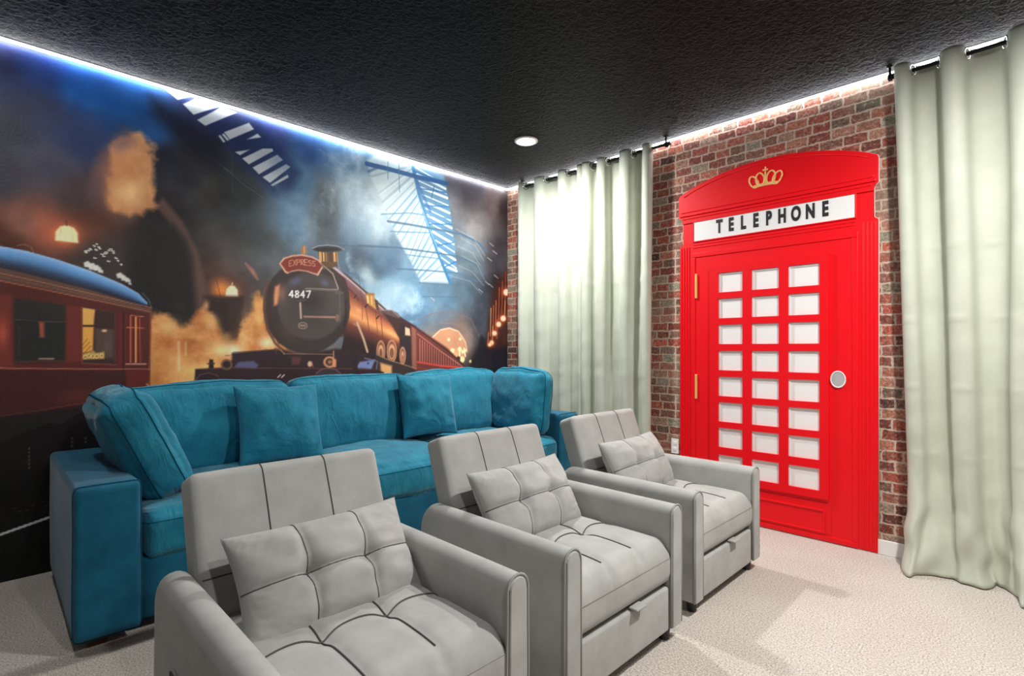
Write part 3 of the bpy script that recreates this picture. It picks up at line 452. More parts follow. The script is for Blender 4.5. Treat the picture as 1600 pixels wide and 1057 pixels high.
('P',[(-0.22,1.221),(-0.221,1.218),(-0.222,1.214),(-0.225,1.211),(-0.228,1.208),(-0.232,1.206),(-0.236,1.205),(-0.241,1.204),(-0.246,1.205),(-0.25,1.206),(-0.254,1.208),(-0.257,1.211),(-0.26,1.214),(-0.261,1.217),(-0.262,1.221),(-0.261,1.225),(-0.26,1.229),(-0.257,1.232),(-0.254,1.234),(-0.25,1.236),(-0.246,1.238),(-0.241,1.238),(-0.236,1.238),(-0.232,1.237),(-0.228,1.235),(-0.225,1.232),(-0.222,1.229),(-0.221,1.225)],(255,214,180),0.0086,1,0.0),
('P',[(-0.282,1.154),(0.018,1.216),(0.018,0.581),(-0.403,0.616)],(22,22,34),0.0289,0.9,0.0),
('P',[(-0.536,0.862),(-0.497,0.99),(-0.451,1.107),(-0.388,1.179),(-0.372,1.275),(-0.347,1.311),(-0.307,1.276),(-0.299,1.185),(-0.233,1.117),(-0.191,0.999),(-0.148,0.781)],(30,27,34),0.0174,0.95,0.0),
('L',[(-0.403,1.244),(-0.395,1.364)],(70,60,65),0.0138,0.6,0.0069),
('B',(-3.351,1.795),(190,88,52),[6.35,0.0,1.11,-7.3],0.75,0.4,1.0),
('B',(-3.34,1.803),(250,150,80),[12.58,0.0,1.82,-12.08],0.8,0,1.0),
('P',[(-3.387,1.762),(-3.385,1.81),(-3.367,1.84),(-3.34,1.851),(-3.311,1.842),(-3.295,1.817),(-3.292,1.762)],(255,236,178),0.0045,1,0.0),
('L',[(-3.364,1.834),(-3.367,1.765)],(230,180,120),0.003,0.6,0.003),
('L',[(-3.319,1.841),(-3.314,1.769)],(230,180,120),0.003,0.6,0.003),
('L',[(-3.34,1.851),(-3.34,1.872)],(90,60,40),0.0091,0.8,0.003),
('P',[(-2.667,1.608),(-2.583,1.657),(-2.428,1.63),(-2.44,1.481),(-2.638,1.481)],(95,58,46),0.0198,0.7,0.0),
('B',(-2.583,1.567),(240,140,60),[11.19,0.0,0.81,-10.1],0.95,0.3,1.0),
('B',(-2.526,1.555),(255,170,80),[10.89,0.0,1.04,-13.31],0.7,0,1.0),
('P',[(-2.556,1.523),(-2.549,1.569),(-2.53,1.592),(-2.503,1.594),(-2.483,1.57),(-2.479,1.525)],(255,244,205),0.0048,1,0.0),
('L',[(-2.518,1.593),(-2.514,1.614)],(250,200,140),0.006,1,0.004),
('L',[(-2.609,1.63),(-2.579,1.493)],(80,40,20),0.0039,0.7,0.0039),
('P',[(-2.681,1.518),(-2.448,1.527),(-2.456,1.467),(-2.503,1.289),(-2.564,1.288),(-2.616,1.401),(-2.681,1.446)],(40,26,24),0.0158,0.85,0.0),
('P',[(-2.541,1.495),(-2.456,1.501),(-2.448,1.248),(-2.526,1.247)],(62,44,38),0.0161,0.7,0.0),
('B',(-2.388,1.702),(190,120,105),[37.64,26.83,10.11,-11.98],0.8,0.3,1.0),
('L',[(-2.432,1.748),(-2.359,1.653)],(185,120,105),0.0165,0.6,0.0124),
('L',[(-3.262,1.716),(-3.255,1.714)],(215,215,205),0.0068,0.95,0.0019),
('L',[(-3.251,1.728),(-3.244,1.726)],(215,215,205),0.0069,0.95,0.0019),
('L',[(-3.243,1.737),(-3.236,1.734)],(215,215,205),0.0069,0.95,0.0019),
('L',[(-3.226,1.757),(-3.219,1.754)],(215,215,205),0.007,0.95,0.0019),
('L',[(-3.215,1.769),(-3.208,1.766)],(215,215,205),0.007,0.95,0.0019),
('L',[(-3.206,1.752),(-3.199,1.75)],(215,215,205),0.007,0.95,0.0019),
('L',[(-3.218,1.736),(-3.211,1.734)],(215,215,205),0.007,0.95,0.0019),
('L',[(-3.192,1.715),(-3.185,1.712)],(215,215,205),0.007,0.95,0.0019),
('L',[(-3.184,1.705),(-3.177,1.702)],(215,215,205),0.0071,0.95,0.0019),
('L',[(-3.172,1.728),(-3.165,1.725)],(215,215,205),0.0071,0.95,0.0019),
('L',[(-3.161,1.74),(-3.153,1.738)],(215,215,205),0.0071,0.95,0.0019),
('L',[(-3.152,1.749),(-3.145,1.746)],(215,215,205),0.0071,0.95,0.0019),
('L',[(-3.14,1.729),(-3.133,1.726)],(215,215,205),0.0071,0.95,0.0019),
('L',[(-3.223,1.69),(-3.216,1.687)],(215,215,205),0.0069,0.95,0.0019),
('L',[(-3.164,1.679),(-3.156,1.676)],(215,215,205),0.0071,0.95,0.0019),
('L',[(-3.129,1.701),(-3.121,1.698)],(215,215,205),0.0072,0.95,0.002),
('L',[(-3.12,1.688),(-3.113,1.685)],(215,215,205),0.0072,0.95,0.002),
('L',[(-3.105,1.667),(-3.098,1.665)],(215,215,205),0.0072,0.95,0.002),
('L',[(-3.262,1.724),(-3.255,1.721)],(215,215,205),0.0068,0.95,0.0019),
('L',[(-3.143,1.739),(-3.136,1.736)],(215,215,205),0.0071,0.95,0.0019),
('L',[(-3.178,1.72),(-3.171,1.718)],(215,215,205),0.0071,0.95,0.0019),
('L',[(-3.201,1.746),(-3.194,1.743)],(215,215,205),0.007,0.95,0.0019),
('S',[(-2.958,1.423),(-2.913,1.422),(-2.854,1.398),(-2.814,1.314),(-2.773,1.362),(-2.745,1.435),(-2.681,1.462),(-2.631,1.408),(-2.583,1.349),(-2.549,1.255),(-2.495,1.239),(-2.448,1.354),(-2.4,1.462),(-2.351,1.559),(-2.318,1.51),(-2.263,1.294),(-2.172,1.185),(-2.199,1.118),(-2.564,1.02),(-2.638,0.913),(-2.964,0.931)],(198,108,52),(255,200,124),0.0195,0.97,0.0351),
('B',(-2.874,1.32),(240,195,125),[10.82,0.0,0.36,-11.73],0.8,0.8,1.0),
('B',(-2.887,1.081),(225,170,88),[12.72,0.0,-0.15,-6.49],0.5,0.9,1.0),
('B',(-2.638,1.347),(245,190,120),[15.22,0.0,0.46,-11.22],0.8,0.8,1.0),
('B',(-2.583,1.172),(255,232,165),[7.67,0.0,0.0,-9.38],0.95,0.8,1.0),
('B',(-2.745,1.046),(250,200,120),[6.35,0.0,-0.26,-8.98],0.8,0.8,1.0),
('B',(-2.347,1.379),(255,205,120),[14.69,3.0,1.76,-6.65],0.9,0.8,1.0),
('B',(-2.293,1.228),(255,240,190),[9.86,0.0,0.15,-12.77],0.95,0.7,1.0),
('B',(-2.745,1.224),(170,100,50),[14.29,0.0,0.15,-20.96],0.7,0.8,1.0),
('B',(-2.388,1.185),(210,120,55),[17.64,0.0,0.0,-16.71],0.7,0.9,1.0),
('B',(-2.306,1.154),(150,75,35),[29.76,0.0,-0.14,-22.99],0.8,0.8,1.0),
('B',(-2.814,1.439),(90,50,40),[18.52,0.0,1.1,-21.23],0.4,0.9,1.0),
('B',(-2.667,1.455),(235,170,110),[34.72,0.0,0.98,-17.64],0.8,0.8,1.0),
('B',(-2.479,1.331),(60,35,30),[18.32,0.0,0.77,-23.95],0.7,0.8,1.0),
('B',(-2.507,1.172),(255,246,205),[11.73,0.0,0.0,-14.97],0.9,0.5,1.0),
('L',[(-2.817,1.224),(-2.817,1.048)],(255,225,170),0.0145,0.5,0.0073),
('L',[(-2.78,1.224),(-2.78,1.145)],(255,225,170),0.011,0.4,0.0073),
('P',[(-1.898,1.809),(-1.722,1.752),(-1.533,1.621),(-1.361,1.494),(-1.084,1.374),(-1.051,0.94),(-1.391,0.953),(-1.696,1.063),(-1.748,1.305)],(66,38,36),0.008,1,0.0),
('P',[(-1.874,1.817),(-1.379,1.488),(-1.367,1.478),(-1.848,1.807)],(176,172,190),0.0031,1,0.0),
('P',[(-1.858,1.811),(-1.372,1.482),(-1.36,1.472),(-1.832,1.802)],(172,166,184),0.0031,1,0.0),
('P',[(-1.841,1.805),(-1.364,1.476),(-1.352,1.466),(-1.815,1.796)],(169,161,179),0.0031,1,0.0),
('P',[(-1.825,1.799),(-1.357,1.47),(-1.345,1.46),(-1.799,1.79)],(166,155,174),0.0031,1,0.0),
('P',[(-1.809,1.793),(-1.349,1.463),(-1.337,1.453),(-1.783,1.783)],(162,150,169),0.0031,1,0.0),
('P',[(-1.792,1.787),(-1.342,1.457),(-1.329,1.444),(-1.771,1.77)],(159,144,164),0.0031,1,0.0),
('P',[(-1.778,1.778),(-1.334,1.449),(-1.322,1.435),(-1.76,1.757)],(154,136,155),0.0032,1,0.0),
('P',[(-1.767,1.765),(-1.326,1.44),(-1.314,1.426),(-1.749,1.744)],(147,126,141),0.0032,1,0.0),
('P',[(-1.756,1.752),(-1.319,1.431),(-1.307,1.417),(-1.738,1.731)],(139,115,128),0.0032,1,0.0),
('P',[(-1.744,1.739),(-1.311,1.422),(-1.299,1.407),(-1.726,1.718)],(132,105,114),0.0032,1,0.0),
('P',[(-1.733,1.726),(-1.304,1.413),(-1.291,1.398),(-1.719,1.703)],(125,94,101),0.0032,1,0.0),
('P',[(-1.722,1.713),(-1.296,1.404),(-1.284,1.389),(-1.714,1.687)],(118,84,88),0.0032,1,0.0),
('P',[(-1.717,1.697),(-1.288,1.394),(-1.276,1.38),(-1.709,1.671)],(116,79,81),0.0032,1,0.0),
('P',[(-1.712,1.681),(-1.28,1.385),(-1.268,1.37),(-1.705,1.654)],(115,74,74),0.0032,1,0.0),
('P',[(-1.708,1.664),(-1.273,1.376),(-1.26,1.361),(-1.7,1.638)],(114,69,67),0.0032,1,0.0),
('P',[(-1.703,1.648),(-1.265,1.367),(-1.253,1.352),(-1.696,1.622)],(113,65,60),0.0032,1,0.0),
('P',[(-1.698,1.631),(-1.257,1.357),(-1.247,1.343),(-1.695,1.607)],(112,60,53),0.0032,1,0.0),
('P',[(-1.695,1.616),(-1.251,1.348),(-1.242,1.335),(-1.694,1.592)],(119,62,52),0.0032,1,0.0),
('P',[(-1.694,1.601),(-1.245,1.34),(-1.236,1.326),(-1.693,1.577)],(133,72,56),0.0032,1,0.0),
('P',[(-1.693,1.586),(-1.239,1.332),(-1.23,1.318),(-1.692,1.562)],(147,82,60),0.0032,1,0.0),
('P',[(-1.692,1.571),(-1.234,1.323),(-1.225,1.309),(-1.691,1.547)],(161,92,64),0.0032,1,0.0),
('P',[(-1.691,1.556),(-1.228,1.315),(-1.219,1.3),(-1.691,1.532)],(175,102,68),0.0032,1,0.0),
('P',[(-1.69,1.541),(-1.223,1.306),(-1.214,1.291),(-1.692,1.518)],(190,112,72),0.0032,1,0.0),
('P',[(-1.691,1.526),(-1.217,1.297),(-1.208,1.281),(-1.693,1.504)],(198,120,76),0.0032,1,0.0),
('P',[(-1.692,1.512),(-1.211,1.287),(-1.202,1.272),(-1.694,1.489)],(206,129,81),0.0032,1,0.0),
('P',[(-1.693,1.498),(-1.206,1.277),(-1.197,1.262),(-1.695,1.475)],(215,138,86),0.0032,1,0.0),
('P',[(-1.694,1.484),(-1.2,1.268),(-1.191,1.252),(-1.696,1.461)],(223,146,90),0.0032,1,0.0),
('P',[(-1.695,1.469),(-1.194,1.258),(-1.188,1.242),(-1.698,1.446)],(231,155,95),0.0032,1,0.0),
('P',[(-1.697,1.455),(-1.19,1.248),(-1.184,1.231),(-1.7,1.43)],(224,150,93),0.0032,1,0.0),
('P',[(-1.699,1.44),(-1.186,1.238),(-1.181,1.221),(-1.702,1.415)],(201,131,83),0.0032,1,0.0),
('P',[(-1.7,1.424),(-1.183,1.227),(-1.178,1.21),(-1.703,1.4)],(178,112,73),0.0032,1,0.0),
('P',[(-1.702,1.409),(-1.18,1.216),(-1.174,1.199),(-1.705,1.385)],(155,93,63),0.0032,1,0.0),
('P',[(-1.704,1.394),(-1.176,1.206),(-1.171,1.188),(-1.709,1.368)],(132,74,53),0.0032,1,0.0),
('P',[(-1.706,1.379),(-1.173,1.195),(-1.167,1.175),(-1.714,1.351)],(110,56,44),0.0032,1,0.0),
('P',[(-1.711,1.361),(-1.169,1.183),(-1.164,1.162),(-1.719,1.333)],(98,51,41),0.0032,1,0.0),
('P',[(-1.716,1.343),(-1.166,1.17),(-1.16,1.15),(-1.723,1.315)],(86,46,38),0.0032,1,0.0),
('P',[(-1.72,1.326),(-1.163,1.157),(-1.157,1.137),(-1.728,1.297)],(75,41,36),0.0032,1,0.0),
('P',[(-1.725,1.308),(-1.159,1.145),(-1.154,1.124),(-1.733,1.279)],(63,37,33),0.0032,1,0.0),
('P',[(-1.73,1.29),(-1.156,1.132),(-1.15,1.105),(-1.737,1.259)],(51,32,31),0.0032,1,0.0),
('P',[(-1.735,1.271),(-1.152,1.117),(-1.147,1.087),(-1.742,1.239)],(44,29,29),0.0032,1,0.0),
('P',[(-1.739,1.251),(-1.149,1.098),(-1.143,1.068),(-1.747,1.219)],(42,28,29),0.0032,1,0.0),
('P',[(-1.744,1.231),(-1.145,1.08),(-1.14,1.05),(-1.752,1.198)],(40,27,29),0.0032,1,0.0),
('P',[(-1.749,1.21),(-1.142,1.061),(-1.136,1.031),(-1.756,1.178)],(38,26,28),0.0032,1,0.0),
('P',[(-1.753,1.19),(-1.138,1.042),(-1.135,1.024),(-1.758,1.17)],(36,25,28),0.0032,1,0.0),
('B',(-1.616,1.481),(250,190,130),[10.11,-6.69,-11.12,-21.42],0.5,0.3,1.0),
('B',(-1.332,1.314),(255,200,140),[8.16,-5.34,-13.37,-27.76],0.5,0.3,1.0),
('L',[(-1.616,1.743),(-1.583,1.557),(-1.583,1.408)],(70,40,38),0.0052,0.6,0.0052),
('L',[(-1.477,1.564),(-1.449,1.312)],(70,38,34),0.0054,0.6,0.0054),
('L',[(-1.717,1.66),(-1.637,1.593),(-1.616,1.555)],(60,40,45),0.0061,1,0.0051),
('L',[(-1.637,1.593),(-1.653,1.572)],(40,30,35),0.0077,1,0.0051),
('L',[(-1.556,1.529),(-1.522,1.31)],(95,50,42),0.0063,0.8,0.0053),
('L',[(-1.533,1.535),(-1.561,1.509)],(40,30,35),0.0105,1,0.0053),
('L',[(-1.42,1.45),(-1.402,1.261)],(95,50,42),0.0065,0.8,0.0054),
('L',[(-1.437,1.444),(-1.46,1.423)],(40,30,35),0.0108,1,0.0054),
('L',[(-1.874,1.822),(-1.773,1.761),(-1.637,1.672),(-1.391,1.493),(-1.223,1.327)],(196,170,150),0.0084,0.8,0.0052),
('P',[(-1.426,1.491),(-1.32,1.491),(-1.247,1.453),(-1.116,1.373),(-1.084,0.952),(-1.247,1.0),(-1.247,1.263),(-1.332,1.392)],(58,38,36),0.0085,1,0.0),
('P',[(-1.426,1.491),(-1.32,1.496),(-1.259,1.473),(-1.253,1.431),(-1.391,1.467)],(88,70,70),0.0067,1,0.0),
('L',[(-1.426,1.491),(-1.32,1.496),(-1.247,1.442)],(160,130,125),0.0072,0.8,0.0056),
('P',[(-1.247,1.405),(-1.148,1.361),(-1.129,0.943),(-1.235,0.979)],(46,36,38),0.0069,1,0.0),
('P',[(-1.192,1.365),(-1.148,1.35),(-1.141,1.292),(-1.192,1.296)],(225,180,150),0.0058,1,0.0),
('P',[(-1.135,1.383),(-1.071,1.363),(-0.743,1.185),(-0.536,1.014),(-0.581,0.951),(-0.814,0.92),(-1.116,0.932)],(104,50,46),0.0093,1,0.0),
('P',[(-1.129,1.372),(-1.084,1.352),(-1.077,0.941),(-1.122,0.943)],(150,95,80),0.0088,0.8,0.0),
('L',[(-1.045,1.266),(-1.045,1.07)],(200,125,105),0.0083,0.7,0.0036),
('L',[(-1.02,1.254),(-1.02,1.067)],(200,125,105),0.0082,0.7,0.0036),
('L',[(-0.996,1.242),(-0.996,1.063)],(200,125,105),0.008,0.7,0.0036),
('L',[(-0.971,1.23),(-0.971,1.059)],(200,125,105),0.0077,0.7,0.0036),
('L',[(-0.946,1.218),(-0.946,1.056)],(200,125,105),0.0075,0.7,0.0037),
('L',[(-0.921,1.206),(-0.921,1.052)],(200,125,105),0.0073,0.7,0.0037),
('L',[(-0.896,1.193),(-0.896,1.048)],(200,125,105),0.0071,0.7,0.0037),
('L',[(-0.871,1.181),(-0.871,1.044)],(200,125,105),0.0069,0.7,0.0037),
('L',[(-0.845,1.168),(-0.845,1.04)],(200,125,105),0.0067,0.7,0.0038),
('L',[(-0.819,1.156),(-0.819,1.037)],(200,125,105),0.0065,0.7,0.0038),
('L',[(-0.793,1.143),(-0.793,1.033)],(200,125,105),0.0063,0.7,0.0038),
('L',[(-0.767,1.13),(-0.767,1.029)],(200,125,105),0.006,0.7,0.0038),
('L',[(-0.74,1.117),(-0.74,1.025)],(200,125,105),0.0058,0.7,0.0038),
('L',[(-0.714,1.104),(-0.714,1.021)],(200,125,105),0.0056,0.7,0.0039),
('L',[(-0.687,1.091),(-0.687,1.017)],(200,125,105),0.0053,0.7,0.0039),
('L',[(-0.66,1.078),(-0.66,1.013)],(200,125,105),0.0051,0.7,0.0039),
('L',[(-0.632,1.064),(-0.632,1.009)],(200,125,105),0.0049,0.7,0.0039),
('L',[(-1.071,1.071),(-0.814,1.032),(-0.559,1.009)],(215,70,55),0.0151,0.9,0.0063),
('L',[(-1.071,1.022),(-0.814,0.987),(-0.634,0.97)],(150,50,42),0.0125,0.8,0.0062),
('L',[(-1.148,1.393),(-1.018,1.321),(-0.743,1.162),(-0.536,1.014)],(50,34,34),0.0124,0.9,0.0062),
('L',[(-1.071,1.309),(-0.814,1.156),(-0.581,1.021)],(215,140,115),0.0082,0.7,0.0063),
('P',[(-1.379,1.164),(-1.38,1.145),(-1.383,1.126),(-1.388,1.11),(-1.395,1.096),(-1.402,1.086),(-1.411,1.079),(-1.42,1.077),(-1.429,1.08),(-1.437,1.086),(-1.445,1.097),(-1.451,1.11),(-1.456,1.127),(-1.459,1.145),(-1.46,1.164),(-1.459,1.183),(-1.456,1.202),(-1.451,1.218),(-1.445,1.232),(-1.437,1.242),(-1.429,1.249),(-1.42,1.251),(-1.411,1.249),(-1.402,1.243),(-1.395,1.232),(-1.388,1.218),(-1.383,1.202),(-1.38,1.183)],(190,130,95),0.0054,1,0.0),
('P',[(-1.39,1.164),(-1.39,1.148),(-1.393,1.133),(-1.396,1.119),(-1.401,1.108),(-1.407,1.099),(-1.413,1.094),(-1.42,1.093),(-1.427,1.094),(-1.433,1.1),(-1.439,1.108),(-1.443,1.12),(-1.447,1.133),(-1.449,1.148),(-1.45,1.164),(-1.449,1.18),(-1.447,1.195),(-1.443,1.209),(-1.439,1.22),(-1.433,1.228),(-1.427,1.234),(-1.42,1.236),(-1.413,1.234),(-1.407,1.229),(-1.401,1.22),(-1.396,1.209),(-1.393,1.195),(-1.39,1.18)],(110,70,55),0.0054,1,0.0),
('P',[(-1.395,1.159),(-1.396,1.146),(-1.398,1.134),(-1.401,1.124),(-1.405,1.115),(-1.409,1.108),(-1.414,1.104),(-1.42,1.103),(-1.425,1.104),(-1.43,1.109),(-1.435,1.115),(-1.439,1.124),(-1.442,1.135),(-1.443,1.147),(-1.444,1.159),(-1.443,1.172),(-1.442,1.183),(-1.439,1.194),(-1.435,1.203),(-1.43,1.21),(-1.425,1.214),(-1.42,1.215),(-1.414,1.214),(-1.409,1.21),(-1.405,1.203),(-1.401,1.194),(-1.398,1.183),(-1.396,1.171)],(205,150,110),0.0054,1,0.0),
('P',[(-1.405,1.149),(-1.406,1.141),(-1.407,1.133),(-1.409,1.126),(-1.411,1.121),(-1.414,1.116),(-1.417,1.114),(-1.42,1.113),(-1.423,1.114),(-1.426,1.117),(-1.429,1.121),(-1.431,1.127),(-1.433,1.133),(-1.434,1.141),(-1.434,1.149),(-1.434,1.157),(-1.433,1.164),(-1.431,1.171),(-1.429,1.177),(-1.426,1.181),(-1.423,1.184),(-1.42,1.185),(-1.417,1.184),(-1.414,1.181),(-1.411,1.177),(-1.409,1.171),(-1.407,1.164),(-1.406,1.157)],(120,80,60),0.0043,1,0.0),
('P',[(-1.272,1.164),(-1.273,1.143),(-1.276,1.123),(-1.282,1.105),(-1.29,1.09),(-1.299,1.079),(-1.309,1.072),(-1.32,1.07),(-1.331,1.073),(-1.341,1.08),(-1.35,1.091),(-1.357,1.106),(-1.363,1.124),(-1.366,1.143),(-1.367,1.164),(-1.366,1.185),(-1.363,1.204),(-1.357,1.222),(-1.35,1.237),(-1.341,1.248),(-1.331,1.255),(-1.32,1.257),(-1.309,1.255),(-1.299,1.248),(-1.29,1.237),(-1.282,1.222),(-1.276,1.204),(-1.273,1.185)],(190,130,95),0.0056,1,0.0),
('P',[(-1.283,1.164),(-1.284,1.146),(-1.286,1.13),(-1.291,1.115),(-1.297,1.103),(-1.304,1.093),(-1.312,1.088),(-1.32,1.086),(-1.328,1.088),(-1.336,1.094),(-1.343,1.103),(-1.349,1.116),(-1.353,1.13),(-1.356,1.147),(-1.357,1.164),(-1.356,1.181),(-1.353,1.198),(-1.349,1.212),(-1.343,1.225),(-1.336,1.234),(-1.328,1.24),(-1.32,1.242),(-1.312,1.24),(-1.304,1.234),(-1.297,1.225),(-1.291,1.213),(-1.286,1.198),(-1.284,1.181)],(110,70,55),0.0056,1,0.0),
('P',[(-1.289,1.158),(-1.289,1.145),(-1.292,1.131),(-1.295,1.119),(-1.3,1.11),(-1.306,1.102),(-1.313,1.098),(-1.32,1.096),(-1.327,1.098),(-1.333,1.103),(-1.339,1.11),(-1.344,1.12),(-1.348,1.132),(-1.35,1.145),(-1.351,1.159),(-1.35,1.173),(-1.348,1.186),(-1.344,1.197),(-1.339,1.207),(-1.333,1.215),(-1.327,1.219),(-1.32,1.221),(-1.313,1.219),(-1.306,1.215),(-1.3,1.207),(-1.295,1.198),(-1.292,1.186),(-1.289,1.172)],(205,150,110),0.0056,1,0.0),
('P',[(-1.299,1.148),(-1.299,1.139),(-1.301,1.13),(-1.303,1.122),(-1.307,1.116),(-1.311,1.111),(-1.315,1.108),(-1.32,1.107),(-1.325,1.108),(-1.329,1.111),(-1.333,1.116),(-1.336,1.122),(-1.339,1.13),(-1.34,1.139),(-1.341,1.148),(-1.34,1.158),(-1.339,1.166),(-1.336,1.174),(-1.333,1.181),(-1.329,1.186),(-1.325,1.189),(-1.32,1.19),(-1.315,1.189),(-1.311,1.186),(-1.307,1.181),(-1.303,1.174),(-1.301,1.166),(-1.299,1.157)],(120,80,60),0.0045,1,0.0),
('P',[(-1.185,1.126),(-1.186,1.11),(-1.188,1.094),(-1.192,1.08),(-1.197,1.068),(-1.203,1.059),(-1.21,1.054),(-1.216,1.052),(-1.223,1.054),(-1.23,1.06),(-1.236,1.069),(-1.241,1.081),(-1.244,1.095),(-1.246,1.11),(-1.247,1.127),(-1.246,1.143),(-1.244,1.159),(-1.241,1.173),(-1.236,1.184),(-1.23,1.193),(-1.223,1.199),(-1.216,1.2),(-1.21,1.199),(-1.203,1.193),(-1.197,1.184),(-1.192,1.173),(-1.188,1.158),(-1.186,1.143)],(190,130,95),0.0057,1,0.0),
('P',[(-1.197,1.126),(-1.197,1.113),(-1.199,1.101),(-1.201,1.09),(-1.204,1.081),(-1.208,1.074),(-1.212,1.07),(-1.216,1.068),(-1.221,1.07),(-1.225,1.074),(-1.229,1.081),(-1.232,1.09),(-1.234,1.101),(-1.236,1.114),(-1.236,1.127),(-1.236,1.139),(-1.234,1.152),(-1.232,1.163),(-1.229,1.172),(-1.225,1.179),(-1.221,1.183),(-1.216,1.185),(-1.212,1.183),(-1.208,1.179),(-1.204,1.172),(-1.201,1.163),(-1.199,1.152),(-1.197,1.139)],(110,70,55),0.0057,1,0.0),
('P',[(-1.203,1.121),(-1.203,1.112),(-1.204,1.103),(-1.206,1.095),(-1.208,1.088),(-1.211,1.083),(-1.213,1.08),(-1.216,1.079),(-1.219,1.08),(-1.222,1.083),(-1.225,1.088),(-1.227,1.095),(-1.229,1.103),(-1.23,1.112),(-1.23,1.121),(-1.23,1.131),(-1.229,1.14),(-1.227,1.148),(-1.225,1.154),(-1.222,1.159),(-1.219,1.162),(-1.216,1.163),(-1.213,1.162),(-1.211,1.159),(-1.208,1.154),(-1.206,1.147),(-1.204,1.139),(-1.203,1.13)],(205,150,110),0.0057,1,0.0),
('P',[(-1.21,1.11),(-1.21,1.106),(-1.211,1.101),(-1.212,1.097),(-1.213,1.094),(-1.214,1.091),(-1.215,1.09),(-1.216,1.089),(-1.218,1.09),(-1.219,1.092),(-1.22,1.094),(-1.221,1.097),(-1.222,1.101),(-1.222,1.106),(-1.223,1.111),(-1.222,1.115),(-1.222,1.12),(-1.221,1.124),(-1.22,1.127),(-1.219,1.13),(-1.218,1.131),(-1.216,1.132),(-1.215,1.131),(-1.214,1.13),(-1.213,1.127),(-1.212,1.124),(-1.211,1.12),(-1.21,1.115)],(120,80,60),0.0046,1,0.0),
('P',[(-1.471,1.149),(-1.391,1.108),(-1.084,1.006),(-1.084,0.888),(-1.391,0.902),(-1.471,1.033)],(52,42,38),0.0084,1,0.0),
('L',[(-1.46,1.139),(-1.361,1.097),(-1.084,1.017)],(160,125,100),0.0079,0.8,0.0056),
('P',[(-1.426,1.072),(-1.32,1.044),(-1.32,0.951),(-1.414,0.944)],(215,160,105),0.011,1,0.0),
('L',[(-1.626,1.382),(-1.572,1.259),(-1.539,1.16)],(205,170,140),0.0183,0.9,0.0052),
('L',[(-1.605,1.348),(-1.659,1.376)],(190,150,120),0.0077,0.7,0.0051),
('P',[(-1.685,1.502),(-1.694,1.422),(-1.72,1.346),(-1.762,1.278),(-1.817,1.222),(-1.881,1.181),(-1.951,1.156),(-2.023,1.148),(-2.092,1.157),(-2.157,1.181),(-2.214,1.22),(-2.26,1.27),(-2.294,1.33),(-2.315,1.396),(-2.322,1.466),(-2.315,1.537),(-2.294,1.606),(-2.26,1.669),(-2.214,1.725),(-2.157,1.77),(-2.092,1.801),(-2.023,1.818),(-1.951,1.818),(-1.881,1.801),(-1.817,1.767),(-1.762,1.717),(-1.72,1.654),(-1.694,1.581)],(54,47,45),0.006,1,0.0),
('L',[(-2.314,1.358),(-2.322,1.466),(-2.314,1.575),(-2.289,1.642)],(150,115,95),0.0068,0.8,0.0043),
('L',[(-2.289,1.642),(-2.31,1.554),(-2.314,1.445),(-2.293,1.315),(-2.242,1.22),(-2.172,1.158)],(98,62,50),0.0172,0.9,0.0086),
('L',[(-2.263,1.601),(-2.28,1.49),(-2.268,1.338),(-2.216,1.229)],(62,40,36),0.0217,0.8,0.013),
('P',[(-1.727,1.509),(-1.734,1.452),(-1.754,1.397),(-1.787,1.347),(-1.829,1.306),(-1.879,1.275),(-1.933,1.256),(-1.99,1.249),(-2.045,1.255),(-2.096,1.272),(-2.142,1.299),(-2.179,1.336),(-2.206,1.38),(-2.223,1.428),(-2.229,1.48),(-2.223,1.533),(-2.206,1.583),(-2.179,1.63),(-2.142,1.671),(-2.096,1.704),(-2.045,1.727),(-1.99,1.739),(-1.933,1.738),(-1.879,1.726),(-1.829,1.7),(-1.787,1.664),(-1.754,1.619),(-1.734,1.566)],(74,67,64),0.0117,1,0.0),
('B',(-2.064,1.367),(68,66,62),[6.21,0.0,0.26,-7.85],0.6,0.3,1.0),
('B',(-1.99,1.531),(42,40,40),[5.29,0.0,0.49,-7.76],0.7,0,1.0),
('B',(-2.155,1.296),(96,66,54),[5.13,-4.22,-6.43,-7.78],0.55,0.5,1.0),
('B',(-1.923,1.372),(58,50,48),[6.87,0.0,0.32,-8.91],0.5,0.4,1.0),
('P',[(-2.242,1.612),(-2.212,1.627),(-2.212,1.561),(-2.229,1.489),(-2.251,1.479),(-2.251,1.549)],(225,150,105),0.0096,1,0.0),
('B',(-2.199,1.571),(150,100,85),[19.05,0.0,0.7,-9.36],0.7,0,1.0),
('B',(-2.101,1.659),(95,95,140),[12.54,4.72,10.57,-23.07],0.8,0,1.0),
('B',(-1.889,1.669),(100,105,140),[15.5,-8.87,-10.76,-23.03],0.75,0,1.0),
('L',[(-1.898,1.795),(-1.824,1.742),(-1.784,1.64),(-1.784,1.631)],(190,165,145),0.0078,0.9,0.0049),
('L',[(-1.722,1.548),(-1.717,1.452),(-1.732,1.354)],(24,20,22),0.0151,0.8,0.005),
('L',[(-1.779,1.689),(-1.717,1.621),(-1.711,1.403),(-1.758,1.281)],(58,40,36),0.02,0.7,0.01),
('L',[(-2.032,1.611),(-1.789,1.621)],(105,95,92),0.0143,0.9,0.0048),
('L',[(-2.027,1.618),(-1.794,1.627)],(175,160,155),0.0048,0.8,0.0048),
('L',[(-1.773,1.617),(-1.768,1.391)],(105,85,78),0.0099,0.8,0.0049),
('L',[(-2.069,1.508),(-2.064,1.403)],(190,165,150),0.0138,1,0.0046),
('L',[(-2.041,1.413),(-1.789,1.419)],(165,125,105),0.0133,1,0.0048),
